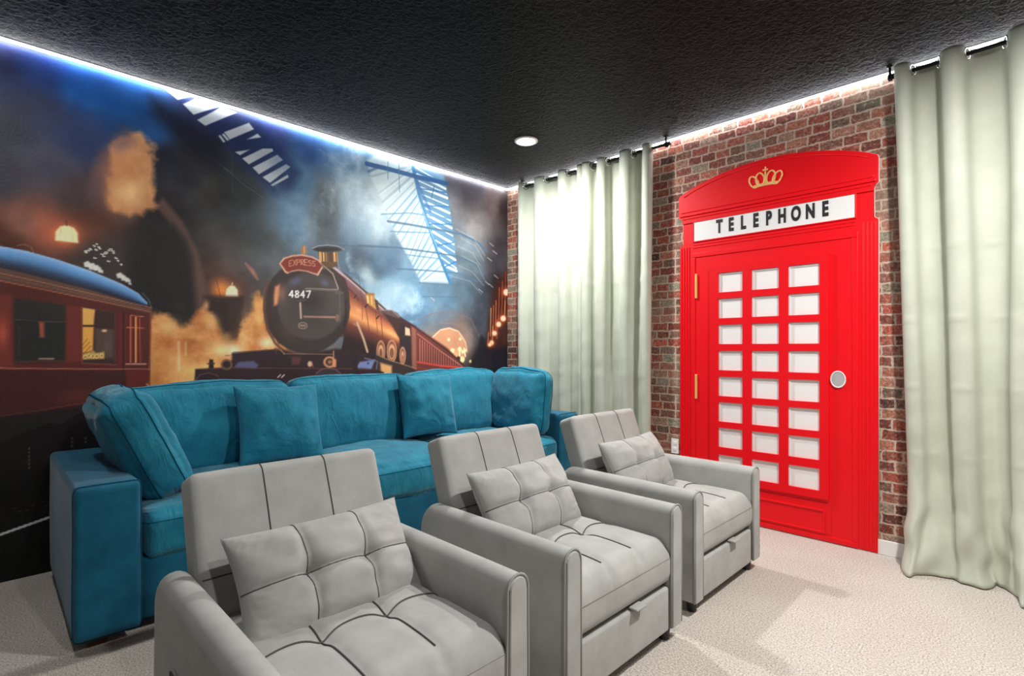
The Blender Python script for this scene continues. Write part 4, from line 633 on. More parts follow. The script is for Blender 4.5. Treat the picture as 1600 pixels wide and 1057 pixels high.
('P',[(-1.773,1.415),(-1.774,1.409),(-1.775,1.403),(-1.777,1.397),(-1.779,1.392),(-1.782,1.389),(-1.785,1.387),(-1.789,1.386),(-1.792,1.386),(-1.795,1.388),(-1.798,1.392),(-1.801,1.396),(-1.802,1.402),(-1.804,1.408),(-1.804,1.414),(-1.804,1.42),(-1.802,1.426),(-1.801,1.432),(-1.798,1.437),(-1.795,1.44),(-1.792,1.442),(-1.789,1.443),(-1.785,1.443),(-1.782,1.441),(-1.779,1.437),(-1.777,1.433),(-1.775,1.428),(-1.774,1.422)],(120,95,80),0.0049,1,0.0),
('P',[(-2.016,1.35),(-2.017,1.344),(-2.019,1.339),(-2.023,1.334),(-2.029,1.33),(-2.035,1.327),(-2.043,1.325),(-2.051,1.324),(-2.058,1.324),(-2.066,1.326),(-2.072,1.329),(-2.078,1.333),(-2.082,1.337),(-2.084,1.342),(-2.085,1.348),(-2.084,1.353),(-2.082,1.359),(-2.078,1.364),(-2.072,1.368),(-2.066,1.371),(-2.058,1.373),(-2.051,1.374),(-2.043,1.374),(-2.035,1.372),(-2.029,1.369),(-2.023,1.366),(-2.019,1.361),(-2.017,1.356)],(150,130,115),0.0046,1,0.0),
('P',[(-2.025,1.35),(-2.026,1.346),(-2.028,1.342),(-2.031,1.339),(-2.035,1.336),(-2.04,1.334),(-2.045,1.332),(-2.051,1.332),(-2.056,1.332),(-2.062,1.333),(-2.066,1.335),(-2.07,1.338),(-2.073,1.341),(-2.075,1.344),(-2.076,1.348),(-2.075,1.352),(-2.073,1.356),(-2.07,1.359),(-2.066,1.362),(-2.062,1.364),(-2.056,1.366),(-2.051,1.366),(-2.045,1.366),(-2.04,1.365),(-2.035,1.363),(-2.031,1.36),(-2.028,1.357),(-2.026,1.354)],(70,60,58),0.0046,1,0.0),
('L',[(-2.064,1.349),(-2.037,1.349)],(150,130,115),0.0137,1,0.0046),
('L',[(-2.078,1.525),(-2.027,1.533)],(90,80,78),0.0092,0.8,0.0046),
('L',[(-1.804,1.6),(-1.748,1.605)],(90,84,84),0.0149,0.8,0.005),
('L',[(-2.126,1.547),(-2.126,1.592),(-2.146,1.56),(-2.119,1.561)],(235,232,228),0.0094,1,0.0022),
('L',[(-2.092,1.573),(-2.103,1.58),(-2.1,1.592),(-2.084,1.593),(-2.081,1.581),(-2.092,1.573),(-2.105,1.56),(-2.1,1.548),(-2.084,1.549),(-2.08,1.562),(-2.092,1.573)],(235,232,228),0.0095,1,0.0023),
('L',[(-2.045,1.551),(-2.045,1.596),(-2.065,1.564),(-2.038,1.566)],(235,232,228),0.0096,1,0.0023),
('L',[(-2.024,1.597),(-1.996,1.599),(-2.014,1.552)],(235,232,228),0.0098,1,0.0023),
('P',[(-2.216,1.773),(-2.186,1.816),(-2.128,1.842),(-2.055,1.858),(-1.98,1.851),(-1.928,1.829),(-1.894,1.791),(-1.923,1.741),(-1.937,1.716),(-1.966,1.723),(-2.018,1.736),(-2.083,1.738),(-2.132,1.724),(-2.159,1.708),(-2.177,1.715)],(222,168,140),0.0037,1,0.0),
('P',[(-2.205,1.774),(-2.176,1.81),(-2.123,1.832),(-2.056,1.846),(-1.986,1.841),(-1.938,1.824),(-1.906,1.792),(-1.933,1.75),(-1.947,1.729),(-1.973,1.734),(-2.021,1.744),(-2.081,1.746),(-2.127,1.733),(-2.152,1.719),(-2.168,1.725)],(128,48,38),0.0037,1,0.0),
('L',[(-2.126,1.807),(-2.146,1.8),(-2.146,1.762),(-2.126,1.768)],(212,140,112),0.0049,1,0.0022),
('L',[(-2.146,1.781),(-2.13,1.786)],(212,140,112),0.0049,1,0.0022),
('L',[(-2.119,1.809),(-2.099,1.775)],(212,140,112),0.005,1,0.0023),
('L',[(-2.099,1.814),(-2.119,1.77)],(212,140,112),0.005,1,0.0023),
('L',[(-2.092,1.777),(-2.092,1.815),(-2.072,1.815),(-2.072,1.801),(-2.092,1.794)],(212,140,112),0.005,1,0.0023),
('L',[(-2.064,1.781),(-2.064,1.82),(-2.044,1.818),(-2.044,1.805),(-2.064,1.799),(-2.044,1.783)],(212,140,112),0.005,1,0.0023),
('L',[(-2.016,1.823),(-2.037,1.823),(-2.037,1.784),(-2.016,1.784)],(212,140,112),0.0051,1,0.0023),
('L',[(-2.037,1.803),(-2.02,1.804)],(212,140,112),0.0051,1,0.0023),
('L',[(-1.988,1.82),(-2.007,1.819),(-2.007,1.806),(-1.99,1.801),(-1.99,1.785),(-2.009,1.784)],(212,140,112),0.0051,1,0.0023),
('L',[(-1.959,1.817),(-1.978,1.818),(-1.978,1.804),(-1.961,1.798),(-1.961,1.782),(-1.98,1.782)],(212,140,112),0.0052,1,0.0023),
('P',[(-2.064,1.859),(-2.06,1.9),(-2.046,1.925),(-2.027,1.918),(-2.023,1.887),(-2.023,1.864)],(176,118,72),0.0046,1,0.0),
('L',[(-2.041,1.912),(-2.041,1.866)],(225,180,120),0.0069,0.8,0.0046),
('P',[(-1.947,1.906),(-1.779,1.938),(-1.794,1.869),(-1.784,1.803),(-1.854,1.777),(-1.913,1.808),(-1.928,1.853)],(92,66,42),0.0058,1,0.0),
('L',[(-1.923,1.9),(-1.918,1.826)],(225,170,95),0.0191,0.9,0.0048),
('L',[(-1.898,1.903),(-1.894,1.829)],(240,200,130),0.0096,0.9,0.0048),
('L',[(-1.879,1.906),(-1.874,1.831)],(150,105,60),0.0145,0.9,0.0048),
('L',[(-1.814,1.914),(-1.809,1.839)],(235,180,110),0.0147,0.9,0.0049),
('L',[(-1.794,1.917),(-1.789,1.841)],(190,130,75),0.0099,0.9,0.0049),
('L',[(-1.844,1.91),(-1.839,1.835)],(70,50,35),0.0195,0.9,0.0049),
('L',[(-1.908,1.808),(-1.894,1.772)],(120,90,80),0.0144,0.8,0.0048),
('L',[(-1.789,1.841),(-1.773,1.785)],(140,130,150),0.0099,0.8,0.0049),
('P',[(-1.743,1.938),(-1.746,1.932),(-1.755,1.925),(-1.77,1.918),(-1.789,1.912),(-1.812,1.905),(-1.837,1.9),(-1.864,1.896),(-1.89,1.893),(-1.915,1.892),(-1.937,1.892),(-1.955,1.894),(-1.969,1.897),(-1.977,1.901),(-1.98,1.906),(-1.977,1.912),(-1.969,1.919),(-1.955,1.926),(-1.937,1.932),(-1.915,1.938),(-1.89,1.944),(-1.864,1.948),(-1.837,1.951),(-1.812,1.953),(-1.789,1.953),(-1.77,1.951),(-1.755,1.948),(-1.746,1.944)],(52,52,54),0.0048,1,0.0),
('L',[(-1.98,1.911),(-1.937,1.933),(-1.864,1.95),(-1.784,1.952),(-1.737,1.934)],(150,160,165),0.0078,0.9,0.0048),
('P',[(-1.768,1.93),(-1.771,1.927),(-1.778,1.923),(-1.79,1.918),(-1.805,1.914),(-1.823,1.91),(-1.843,1.906),(-1.864,1.903),(-1.885,1.901),(-1.905,1.899),(-1.922,1.899),(-1.937,1.899),(-1.948,1.9),(-1.954,1.902),(-1.957,1.905),(-1.954,1.908),(-1.948,1.912),(-1.937,1.916),(-1.922,1.921),(-1.905,1.925),(-1.885,1.928),(-1.864,1.931),(-1.843,1.934),(-1.823,1.936),(-1.805,1.936),(-1.79,1.936),(-1.778,1.935),(-1.771,1.933)],(30,30,32),0.0048,1,0.0),
('P',[(-1.556,1.604),(-1.477,1.615),(-1.471,1.539),(-1.449,1.485),(-1.544,1.54)],(176,128,66),0.0053,1,0.0),
('L',[(-1.539,1.6),(-1.533,1.545)],(245,210,140),0.0095,0.9,0.0053),
('L',[(-1.505,1.603),(-1.5,1.532)],(235,190,120),0.008,0.9,0.0053),
('P',[(-1.471,1.615),(-1.473,1.613),(-1.476,1.61),(-1.481,1.608),(-1.489,1.606),(-1.497,1.604),(-1.507,1.603),(-1.517,1.602),(-1.527,1.601),(-1.536,1.601),(-1.544,1.602),(-1.551,1.603),(-1.557,1.605),(-1.56,1.606),(-1.561,1.609),(-1.56,1.611),(-1.557,1.613),(-1.551,1.616),(-1.544,1.618),(-1.536,1.619),(-1.527,1.621),(-1.517,1.622),(-1.507,1.622),(-1.497,1.622),(-1.489,1.622),(-1.481,1.621),(-1.476,1.619),(-1.473,1.617)],(150,105,55),0.0042,1,0.0),
('P',[(-1.477,1.574),(-1.449,1.566),(-1.437,1.48),(-1.46,1.494)],(70,48,36),0.0054,1,0.0),
('P',[(-2.242,1.185),(-2.064,1.148),(-1.799,1.185),(-1.616,1.17),(-1.471,1.098),(-1.471,0.982),(-2.242,1.008)],(44,32,34),0.0121,1,0.0),
('P',[(-2.728,1.057),(-2.545,1.064),(-2.242,1.066),(-1.824,1.037),(-1.483,1.028),(-1.391,0.995),(-1.391,0.697),(-2.745,0.808)],(46,28,32),0.0054,1,0.0),
('P',[(-2.518,1.155),(-2.242,1.18),(-2.216,1.056),(-2.526,1.052)],(46,30,36),0.005,1,0.0),
('P',[(-2.503,1.063),(-2.479,1.096),(-2.384,1.103),(-2.351,1.073),(-2.368,1.051)],(92,92,130),0.0062,0.9,0.0),
('L',[(-2.51,1.16),(-2.233,1.18)],(90,60,55),0.0063,0.8,0.0042),
('P',[(-1.637,1.037),(-1.605,1.081),(-1.471,1.098),(-1.505,1.023)],(120,135,185),0.0079,0.9,0.0),
('P',[(-1.525,1.069),(-1.525,1.067),(-1.526,1.066),(-1.527,1.064),(-1.528,1.063),(-1.53,1.062),(-1.532,1.062),(-1.533,1.062),(-1.535,1.062),(-1.537,1.063),(-1.539,1.064),(-1.54,1.065),(-1.541,1.066),(-1.541,1.068),(-1.542,1.069),(-1.541,1.071),(-1.541,1.073),(-1.54,1.074),(-1.539,1.075),(-1.537,1.076),(-1.535,1.077),(-1.533,1.077),(-1.532,1.077),(-1.53,1.076),(-1.528,1.075),(-1.527,1.074),(-1.526,1.072),(-1.525,1.071)],(40,50,80),0.0053,1,0.0),
('L',[(-1.561,1.11),(-1.449,1.083),(-1.46,1.022)],(120,130,170),0.0107,0.6,0.0053),
('L',[(-2.724,1.057),(-2.526,1.06),(-1.483,1.023)],(96,66,60),0.006,0.8,0.0043),
('L',[(-2.181,1.149),(-1.824,1.142)],(140,105,95),0.0065,0.8,0.0046),
('P',[(-2.132,1.126),(-2.064,1.125),(-2.074,1.071),(-2.128,1.072)],(100,55,50),0.0091,0.8,0.0),
('P',[(-2.575,0.958),(-2.577,0.943),(-2.583,0.928),(-2.593,0.916),(-2.606,0.905),(-2.621,0.898),(-2.638,0.894),(-2.656,0.893),(-2.674,0.896),(-2.69,0.902),(-2.705,0.911),(-2.718,0.923),(-2.727,0.936),(-2.733,0.951),(-2.735,0.966),(-2.733,0.981),(-2.727,0.995),(-2.718,1.007),(-2.705,1.018),(-2.69,1.025),(-2.674,1.03),(-2.656,1.031),(-2.638,1.029),(-2.621,1.023),(-2.606,1.014),(-2.593,1.003),(-2.583,0.989),(-2.577,0.974)],(40,25,30),0.0046,1,0.0),
('L',[(-2.728,0.985),(-2.703,1.02),(-2.656,1.031),(-2.609,1.017),(-2.586,0.992)],(110,70,70),0.0054,0.8,0.0038),
('P',[(-2.601,1.0),(-2.556,1.007),(-2.556,0.908),(-2.594,0.91)],(50,32,34),0.0039,1,0.0),
('P',[(-2.649,1.116),(-2.627,1.115),(-2.623,1.058),(-2.653,1.059)],(34,22,24),0.0038,1,0.0),
('L',[(-2.66,1.088),(-2.62,1.091)],(70,40,36),0.0077,1,0.0038),
('P',[(-2.514,1.08),(-2.515,1.073),(-2.518,1.065),(-2.522,1.058),(-2.527,1.053),(-2.534,1.049),(-2.541,1.047),(-2.549,1.046),(-2.556,1.047),(-2.563,1.05),(-2.57,1.054),(-2.575,1.06),(-2.579,1.067),(-2.582,1.074),(-2.583,1.082),(-2.582,1.09),(-2.579,1.097),(-2.575,1.104),(-2.57,1.109),(-2.563,1.113),(-2.556,1.116),(-2.549,1.116),(-2.541,1.115),(-2.534,1.113),(-2.527,1.108),(-2.522,1.103),(-2.518,1.096),(-2.515,1.088)],(110,80,64),0.004,1,0.0),
('P',[(-2.526,1.081),(-2.526,1.076),(-2.528,1.071),(-2.531,1.067),(-2.534,1.063),(-2.539,1.06),(-2.544,1.059),(-2.549,1.058),(-2.554,1.059),(-2.558,1.061),(-2.563,1.064),(-2.566,1.067),(-2.569,1.072),(-2.571,1.077),(-2.571,1.082),(-2.571,1.087),(-2.569,1.091),(-2.566,1.096),(-2.563,1.099),(-2.558,1.102),(-2.554,1.103),(-2.549,1.104),(-2.544,1.103),(-2.539,1.101),(-2.534,1.099),(-2.531,1.095),(-2.528,1.091),(-2.526,1.086)],(46,30,30),0.004,1,0.0),
('L',[(-2.556,1.139),(-2.518,1.143),(-2.518,1.114)],(170,120,90),0.008,0.8,0.004),
('P',[(-1.758,0.968),(-1.761,0.952),(-1.769,0.937),(-1.782,0.924),(-1.798,0.913),(-1.819,0.906),(-1.841,0.902),(-1.864,0.901),(-1.887,0.904),(-1.909,0.91),(-1.928,0.92),(-1.944,0.931),(-1.956,0.945),(-1.964,0.96),(-1.966,0.976),(-1.964,0.991),(-1.956,1.006),(-1.944,1.019),(-1.928,1.029),(-1.909,1.037),(-1.887,1.042),(-1.864,1.043),(-1.841,1.04),(-1.819,1.034),(-1.798,1.025),(-1.782,1.014),(-1.769,0.999),(-1.761,0.984)],(54,40,46),0.0058,1,0.0),
('L',[(-1.952,1.003),(-1.908,1.035),(-1.854,1.04),(-1.799,1.027),(-1.758,0.992)],(120,90,90),0.0068,0.8,0.0048),
('P',[(-1.799,1.084),(-1.8,1.075),(-1.804,1.066),(-1.81,1.058),(-1.818,1.051),(-1.827,1.046),(-1.838,1.043),(-1.849,1.042),(-1.86,1.044),(-1.871,1.047),(-1.88,1.052),(-1.888,1.059),(-1.894,1.067),(-1.897,1.076),(-1.898,1.086),(-1.897,1.095),(-1.894,1.104),(-1.888,1.112),(-1.88,1.119),(-1.871,1.124),(-1.86,1.127),(-1.849,1.128),(-1.838,1.126),(-1.827,1.123),(-1.818,1.118),(-1.81,1.111),(-1.804,1.103),(-1.8,1.094)],(195,135,95),0.0049,1,0.0),
('P',[(-1.817,1.084),(-1.817,1.078),(-1.82,1.072),(-1.824,1.067),(-1.829,1.062),(-1.835,1.059),(-1.842,1.057),(-1.849,1.057),(-1.856,1.057),(-1.863,1.06),(-1.869,1.063),(-1.874,1.068),(-1.878,1.073),(-1.881,1.079),(-1.881,1.086),(-1.881,1.092),(-1.878,1.098),(-1.874,1.103),(-1.869,1.108),(-1.863,1.111),(-1.856,1.113),(-1.849,1.113),(-1.842,1.113),(-1.835,1.11),(-1.829,1.107),(-1.824,1.102),(-1.82,1.097),(-1.817,1.091)],(70,45,38),0.0049,1,0.0),
('P',[(-1.834,1.085),(-1.835,1.082),(-1.836,1.079),(-1.837,1.076),(-1.84,1.074),(-1.843,1.072),(-1.846,1.071),(-1.849,1.071),(-1.852,1.071),(-1.856,1.072),(-1.858,1.074),(-1.861,1.076),(-1.863,1.079),(-1.864,1.082),(-1.864,1.085),(-1.864,1.088),(-1.863,1.091),(-1.861,1.094),(-1.858,1.096),(-1.856,1.098),(-1.852,1.099),(-1.849,1.099),(-1.846,1.099),(-1.843,1.098),(-1.84,1.096),(-1.837,1.094),(-1.836,1.091),(-1.835,1.088)],(150,105,80),0.0049,1,0.0),
('P',[(-1.829,1.104),(-1.799,1.103),(-1.799,1.046),(-1.829,1.047)],(205,140,95),0.0049,1,0.0),
('L',[(-1.819,1.165),(-1.819,1.113)],(190,140,110),0.0078,0.9,0.0049),
('P',[(-1.983,1.074),(-1.983,1.069),(-1.984,1.065),(-1.986,1.061),(-1.989,1.057),(-1.992,1.055),(-1.996,1.054),(-1.999,1.053),(-2.003,1.054),(-2.006,1.055),(-2.01,1.058),(-2.012,1.061),(-2.014,1.065),(-2.015,1.07),(-2.016,1.074),(-2.015,1.079),(-2.014,1.083),(-2.012,1.087),(-2.01,1.09),(-2.006,1.093),(-2.003,1.094),(-1.999,1.095),(-1.996,1.094),(-1.992,1.092),(-1.989,1.09),(-1.986,1.087),(-1.984,1.083),(-1.983,1.078)],(205,165,140),0.0047,1,0.0),
('L',[(-1.985,1.087),(-1.976,1.055)],(160,100,90),0.007,1,0.0047),
('P',[(-1.659,1.126),(-1.626,1.125),(-1.621,0.987),(-1.659,0.988)],(38,28,32),0.0051,1,0.0),
('L',[(-2.225,0.986),(-2.207,1.003)],(215,200,200),0.0079,1,0.0044),
('L',[(-2.199,0.985),(-2.181,1.002)],(215,200,200),0.0079,1,0.0044),
('L',[(-2.207,1.176),(-2.181,1.149)],(190,140,110),0.0088,0.7,0.0044),
('P',[(-4.028,1.685),(-3.453,1.591),(-3.215,1.516),(-2.958,1.431),(-2.958,1.393),(-2.971,0.932),(-3.27,0.833),(-4.028,0.749)],(84,33,28),0.0046,1,0.0),
('P',[(-4.028,1.66),(-3.453,1.584),(-3.215,1.516),(-2.958,1.423),(-2.958,1.393),(-3.215,1.452),(-3.453,1.504),(-4.028,1.592)],(92,68,58),0.0076,1,0.0),
('L',[(-4.028,1.847),(-3.598,1.699),(-3.503,1.688),(-3.377,1.657),(-3.243,1.613),(-3.099,1.551),(-3.024,1.505),(-2.98,1.452)],(150,190,232),0.0079,1,0.0043),
('L',[(-4.028,1.84),(-3.598,1.694),(-3.503,1.683),(-3.377,1.652),(-3.243,1.608),(-3.101,1.547),(-3.025,1.503),(-2.98,1.451)],(140,183,229),0.0079,1,0.0043),
('L',[(-4.028,1.834),(-3.598,1.689),(-3.503,1.678),(-3.377,1.647),(-3.243,1.603),(-3.102,1.544),(-3.027,1.5),(-2.981,1.45)],(130,177,226),0.0079,1,0.0042),
('L',[(-4.028,1.827),(-3.598,1.684),(-3.503,1.673),(-3.377,1.641),(-3.243,1.599),(-3.103,1.541),(-3.028,1.497),(-2.981,1.449)],(120,171,223),0.0079,1,0.0043),
('L',[(-4.028,1.82),(-3.598,1.68),(-3.503,1.668),(-3.377,1.636),(-3.243,1.594),(-3.105,1.537),(-3.029,1.495),(-2.982,1.448)],(113,165,220),0.0079,1,0.0043),
('L',[(-4.028,1.813),(-3.598,1.675),(-3.503,1.662),(-3.377,1.631),(-3.243,1.589),(-3.106,1.534),(-3.031,1.492),(-2.982,1.446)],(107,161,216),0.0079,1,0.0042),
('L',[(-4.028,1.807),(-3.598,1.67),(-3.503,1.657),(-3.377,1.626),(-3.243,1.584),(-3.108,1.53),(-3.032,1.49),(-2.983,1.445)],(101,156,212),0.0079,1,0.0043),
('L',[(-4.028,1.8),(-3.598,1.665),(-3.503,1.652),(-3.377,1.62),(-3.243,1.58),(-3.109,1.527),(-3.034,1.487),(-2.983,1.444)],(96,152,208),0.0079,1,0.0042),
('L',[(-4.028,1.793),(-3.598,1.66),(-3.503,1.647),(-3.377,1.615),(-3.243,1.575),(-3.11,1.523),(-3.035,1.484),(-2.984,1.443)],(90,144,198),0.0079,1,0.0043),
('L',[(-4.028,1.786),(-3.598,1.656),(-3.503,1.642),(-3.377,1.61),(-3.243,1.57),(-3.112,1.52),(-3.037,1.482),(-2.984,1.442)],(85,136,189),0.0079,1,0.0043),
('L',[(-4.028,1.78),(-3.598,1.651),(-3.503,1.636),(-3.377,1.605),(-3.243,1.566),(-3.113,1.517),(-3.038,1.479),(-2.985,1.441)],(80,128,180),0.0079,1,0.0042),
('L',[(-4.028,1.773),(-3.598,1.646),(-3.503,1.631),(-3.377,1.6),(-3.243,1.561),(-3.115,1.513),(-3.04,1.477),(-2.985,1.44)],(74,118,168),0.0079,1,0.0043),
('L',[(-4.028,1.766),(-3.598,1.641),(-3.503,1.626),(-3.377,1.594),(-3.243,1.556),(-3.116,1.51),(-3.041,1.474),(-2.985,1.439)],(68,106,152),0.0079,1,0.0043),
('L',[(-4.028,1.76),(-3.598,1.637),(-3.503,1.621),(-3.377,1.589),(-3.243,1.551),(-3.118,1.506),(-3.043,1.472),(-2.986,1.438)],(62,95,137),0.0079,1,0.0042),
('L',[(-4.028,1.753),(-3.598,1.632),(-3.503,1.616),(-3.377,1.584),(-3.243,1.547),(-3.119,1.503),(-3.044,1.469),(-2.986,1.436)],(56,84,122),0.0079,1,0.0043),
('L',[(-4.028,1.746),(-3.598,1.627),(-3.503,1.61),(-3.377,1.579),(-3.243,1.542),(-3.12,1.5),(-3.045,1.466),(-2.987,1.435)],(52,76,110),0.0079,1,0.0042),
('L',[(-4.028,1.739),(-3.598,1.622),(-3.503,1.605),(-3.377,1.574),(-3.243,1.537),(-3.122,1.496),(-3.047,1.464),(-2.987,1.434)],(49,68,98),0.0079,1,0.0042),
('L',[(-4.028,1.732),(-3.598,1.618),(-3.503,1.6),(-3.377,1.568),(-3.243,1.533),(-3.123,1.493),(-3.048,1.461),(-2.988,1.433)],(45,59,85),0.0079,1,0.0043),
('L',[(-4.028,1.726),(-3.598,1.613),(-3.503,1.595),(-3.377,1.563),(-3.243,1.528),(-3.125,1.489),(-3.05,1.459),(-2.988,1.432)],(43,53,76),0.0079,1,0.0042),
('L',[(-4.028,1.719),(-3.598,1.608),(-3.503,1.589),(-3.377,1.558),(-3.243,1.523),(-3.126,1.486),(-3.051,1.456),(-2.989,1.431)],(42,49,68),0.0079,1,0.0042),
('L',[(-4.028,1.712),(-3.598,1.603),(-3.503,1.584),(-3.377,1.553),(-3.243,1.518),(-3.127,1.483),(-3.053,1.454),(-2.989,1.43)],(41,44,60),0.0079,1,0.0043),
('L',[(-4.028,1.705),(-3.598,1.598),(-3.503,1.579),(-3.377,1.547),(-3.243,1.514),(-3.129,1.479),(-3.054,1.451),(-2.989,1.429)],(40,40,52),0.0079,1,0.0042),
('L',[(-3.215,1.516),(-2.971,1.437)],(34,36,60),0.0099,0.8,0.0066),
('L',[(-3.002,1.511),(-2.971,1.475),(-2.955,1.423)],(110,120,130),0.0048,0.7,0.0034),
('L',[(-3.536,1.714),(-3.508,1.724),(-3.483,1.714),(-3.473,1.686)],(150,110,95),0.0045,0.7,0.0028),
('L',[(-4.028,1.652),(-3.453,1.537),(-3.215,1.484),(-2.958,1.427)],(196,112,80),0.0048,0.75,0.0027),
('L',[(-4.028,1.633),(-3.453,1.52),(-3.215,1.47),(-2.958,1.415)],(150,80,58),0.0039,0.75,0.0027),
('L',[(-4.028,1.611),(-3.453,1.5),(-3.215,1.453),(-2.958,1.402)],(205,112,78),0.0048,0.75,0.0027),
('P',[(-4.028,1.537),(-3.551,1.456),(-3.546,1.086),(-4.028,1.051)],(120,48,38),0.0136,0.8,0.0),
('B',(-3.588,1.259),(205,92,66),[26.88,0.0,0.17,-8.1],0.75,0.5,1.0),
('P',[(-3.546,1.444),(-3.343,1.419),(-3.346,1.112),(-3.546,1.109)],(40,37,35),0.0072,1,0.0),
('P',[(-3.532,1.333),(-3.348,1.326),(-3.351,1.126),(-3.536,1.122)],(30,33,32),0.0044,0.7,0.0),
('L',[(-3.541,1.332),(-3.346,1.326)],(100,75,66),0.0041,0.7,0.0029),
('P',[(-3.451,1.326),(-3.431,1.323),(-3.431,1.242),(-3.448,1.245)],(190,90,66),0.0052,0.85,0.0),
('L',[(-3.451,1.131),(-3.393,1.13)],(205,160,140),0.007,0.8,0.0029),
('L',[(-3.539,1.119),(-3.34,1.119)],(96,50,42),0.0058,0.8,0.0029),
('L',[(-3.527,1.3),(-3.527,1.152)],(56,44,42),0.0113,0.8,0.0028),
('P',[(-3.343,1.416),(-3.276,1.413),(-3.276,1.111),(-3.343,1.112)],(110,42,34),0.0061,0.9,0.0),
('P',[(-3.276,1.413),(-3.126,1.396),(-3.126,1.094),(-3.276,1.104)],(58,38,34),0.0038,1,0.0),
('P',[(-3.273,1.409),(-3.22,1.402),(-3.226,1.316),(-3.273,1.315)],(248,176,92),0.0038,1,0.0),
('P',[(-3.273,1.304),(-3.226,1.305),(-3.229,1.174),(-3.273,1.16)],(250,170,74),0.0038,1,0.0),
('P',[(-3.22,1.298),(-3.135,1.294),(-3.135,1.13),(-3.22,1.131)],(92,74,66),0.0096,0.8,0.0),
('P',[(-3.166,1.285),(-3.167,1.284),(-3.168,1.282),(-3.169,1.281),(-3.171,1.28),(-3.173,1.279),(-3.175,1.278),(-3.178,1.278),(-3.181,1.278),(-3.183,1.279),(-3.185,1.279),(-3.187,1.281),(-3.188,1.282),(-3.189,1.283),(-3.189,1.285),(-3.189,1.287),(-3.188,1.288),(-3.187,1.289),(-3.185,1.291),(-3.183,1.292),(-3.181,1.292),(-3.178,1.292),(-3.175,1.292),(-3.173,1.292),(-3.171,1.291),(-3.169,1.29),(-3.168,1.289),(-3.167,1.287)],(235,195,150),0.0038,1,0.0),
('B',(-3.164,1.203),(110,92,84),[28.99,0.0,0.13,-15.33],0.6,0.6,1.0),
('L',[(-3.273,1.311),(-3.129,1.301)],(64,36,30),0.0076,1,0.0032),
('L',[(-3.22,1.402),(-3.129,1.392),(-3.129,1.108)],(110,56,46),0.0042,0.7,0.0032),
('P',[(-3.273,1.156),(-3.226,1.174),(-3.215,1.16),(-3.178,1.167),(-3.178,1.127),(-3.273,1.125)],(240,190,100),0.0038,0.75,0.0),
('P',[(-3.254,1.139),(-3.254,1.136),(-3.255,1.133),(-3.256,1.131),(-3.257,1.129),(-3.259,1.128),(-3.26,1.127),(-3.262,1.127),(-3.264,1.127),(-3.266,1.128),(-3.267,1.129),(-3.269,1.131),(-3.27,1.134),(-3.27,1.136),(-3.27,1.139),(-3.27,1.142),(-3.27,1.144),(-3.269,1.146),(-3.267,1.148),(-3.266,1.15),(-3.264,1.15),(-3.262,1.151),(-3.26,1.15),(-3.259,1.15),(-3.257,1.148),(-3.256,1.146),(-3.255,1.144),(-3.254,1.141)],(255,215,130),0.0025,0.9,0.0),
('P',[(-3.258,1.139),(-3.258,1.137),(-3.259,1.136),(-3.259,1.135),(-3.26,1.134),(-3.26,1.133),(-3.261,1.133),(-3.262,1.133),(-3.263,1.133),(-3.264,1.133),(-3.265,1.134),(-3.265,1.135),(-3.266,1.136),(-3.266,1.137),(-3.266,1.139),(-3.266,1.14),(-3.266,1.141),(-3.265,1.143),(-3.265,1.143),(-3.264,1.144),(-3.263,1.145),(-3.262,1.145),(-3.261,1.145),(-3.26,1.144),(-3.26,1.143),(-3.259,1.142),(-3.259,1.141),(-3.258,1.14)],(120,80,40),0.0025,0.9,0.0),
('P',[(-3.237,1.146),(-3.237,1.143),(-3.238,1.14),(-3.239,1.138),(-3.24,1.136),(-3.242,1.135),(-3.244,1.134),(-3.246,1.134),(-3.247,1.134),(-3.249,1.135),(-3.251,1.136),(-3.252,1.138),(-3.253,1.141),(-3.254,1.143),(-3.254,1.146),(-3.254,1.148),(-3.253,1.151),(-3.252,1.153),(-3.251,1.155),(-3.249,1.157),(-3.247,1.157),(-3.246,1.158),(-3.244,1.157),(-3.242,1.156),(-3.24,1.155),(-3.239,1.153),(-3.238,1.151),(-3.237,1.148)],(255,215,130),0.0025,0.9,0.0),
('P',[(-3.242,1.146),(-3.242,1.144),(-3.242,1.143),(-3.243,1.142),(-3.243,1.141),(-3.244,1.14),(-3.245,1.14),(-3.246,1.14),(-3.246,1.14),(-3.247,1.14),(-3.248,1.141),(-3.249,1.142),(-3.249,1.143),(-3.249,1.144),(-3.249,1.146),(-3.249,1.147),(-3.249,1.148),(-3.249,1.149),(-3.248,1.15),(-3.247,1.151),(-3.246,1.152),(-3.246,1.152),(-3.245,1.152),(-3.244,1.151),(-3.243,1.15),(-3.243,1.149),(-3.242,1.148),(-3.242,1.147)],(120,80,40),0.0025,0.9,0.0),
('P',[(-3.22,1.142),(-3.221,1.139),(-3.221,1.137),(-3.222,1.134),(-3.224,1.132),(-3.225,1.131),(-3.227,1.13),(-3.229,1.13),(-3.231,1.13),(-3.233,1.131),(-3.234,1.133),(-3.235,1.134),(-3.236,1.137),(-3.237,1.139),(-3.237,1.142),(-3.237,1.145),(-3.236,1.147),(-3.235,1.15),(-3.234,1.151),(-3.233,1.153),(-3.231,1.154),(-3.229,1.154),(-3.227,1.154),(-3.225,1.153),(-3.224,1.151),(-3.222,1.149),(-3.221,1.147),(-3.221,1.145)],(255,215,130),0.0025,0.9,0.0),
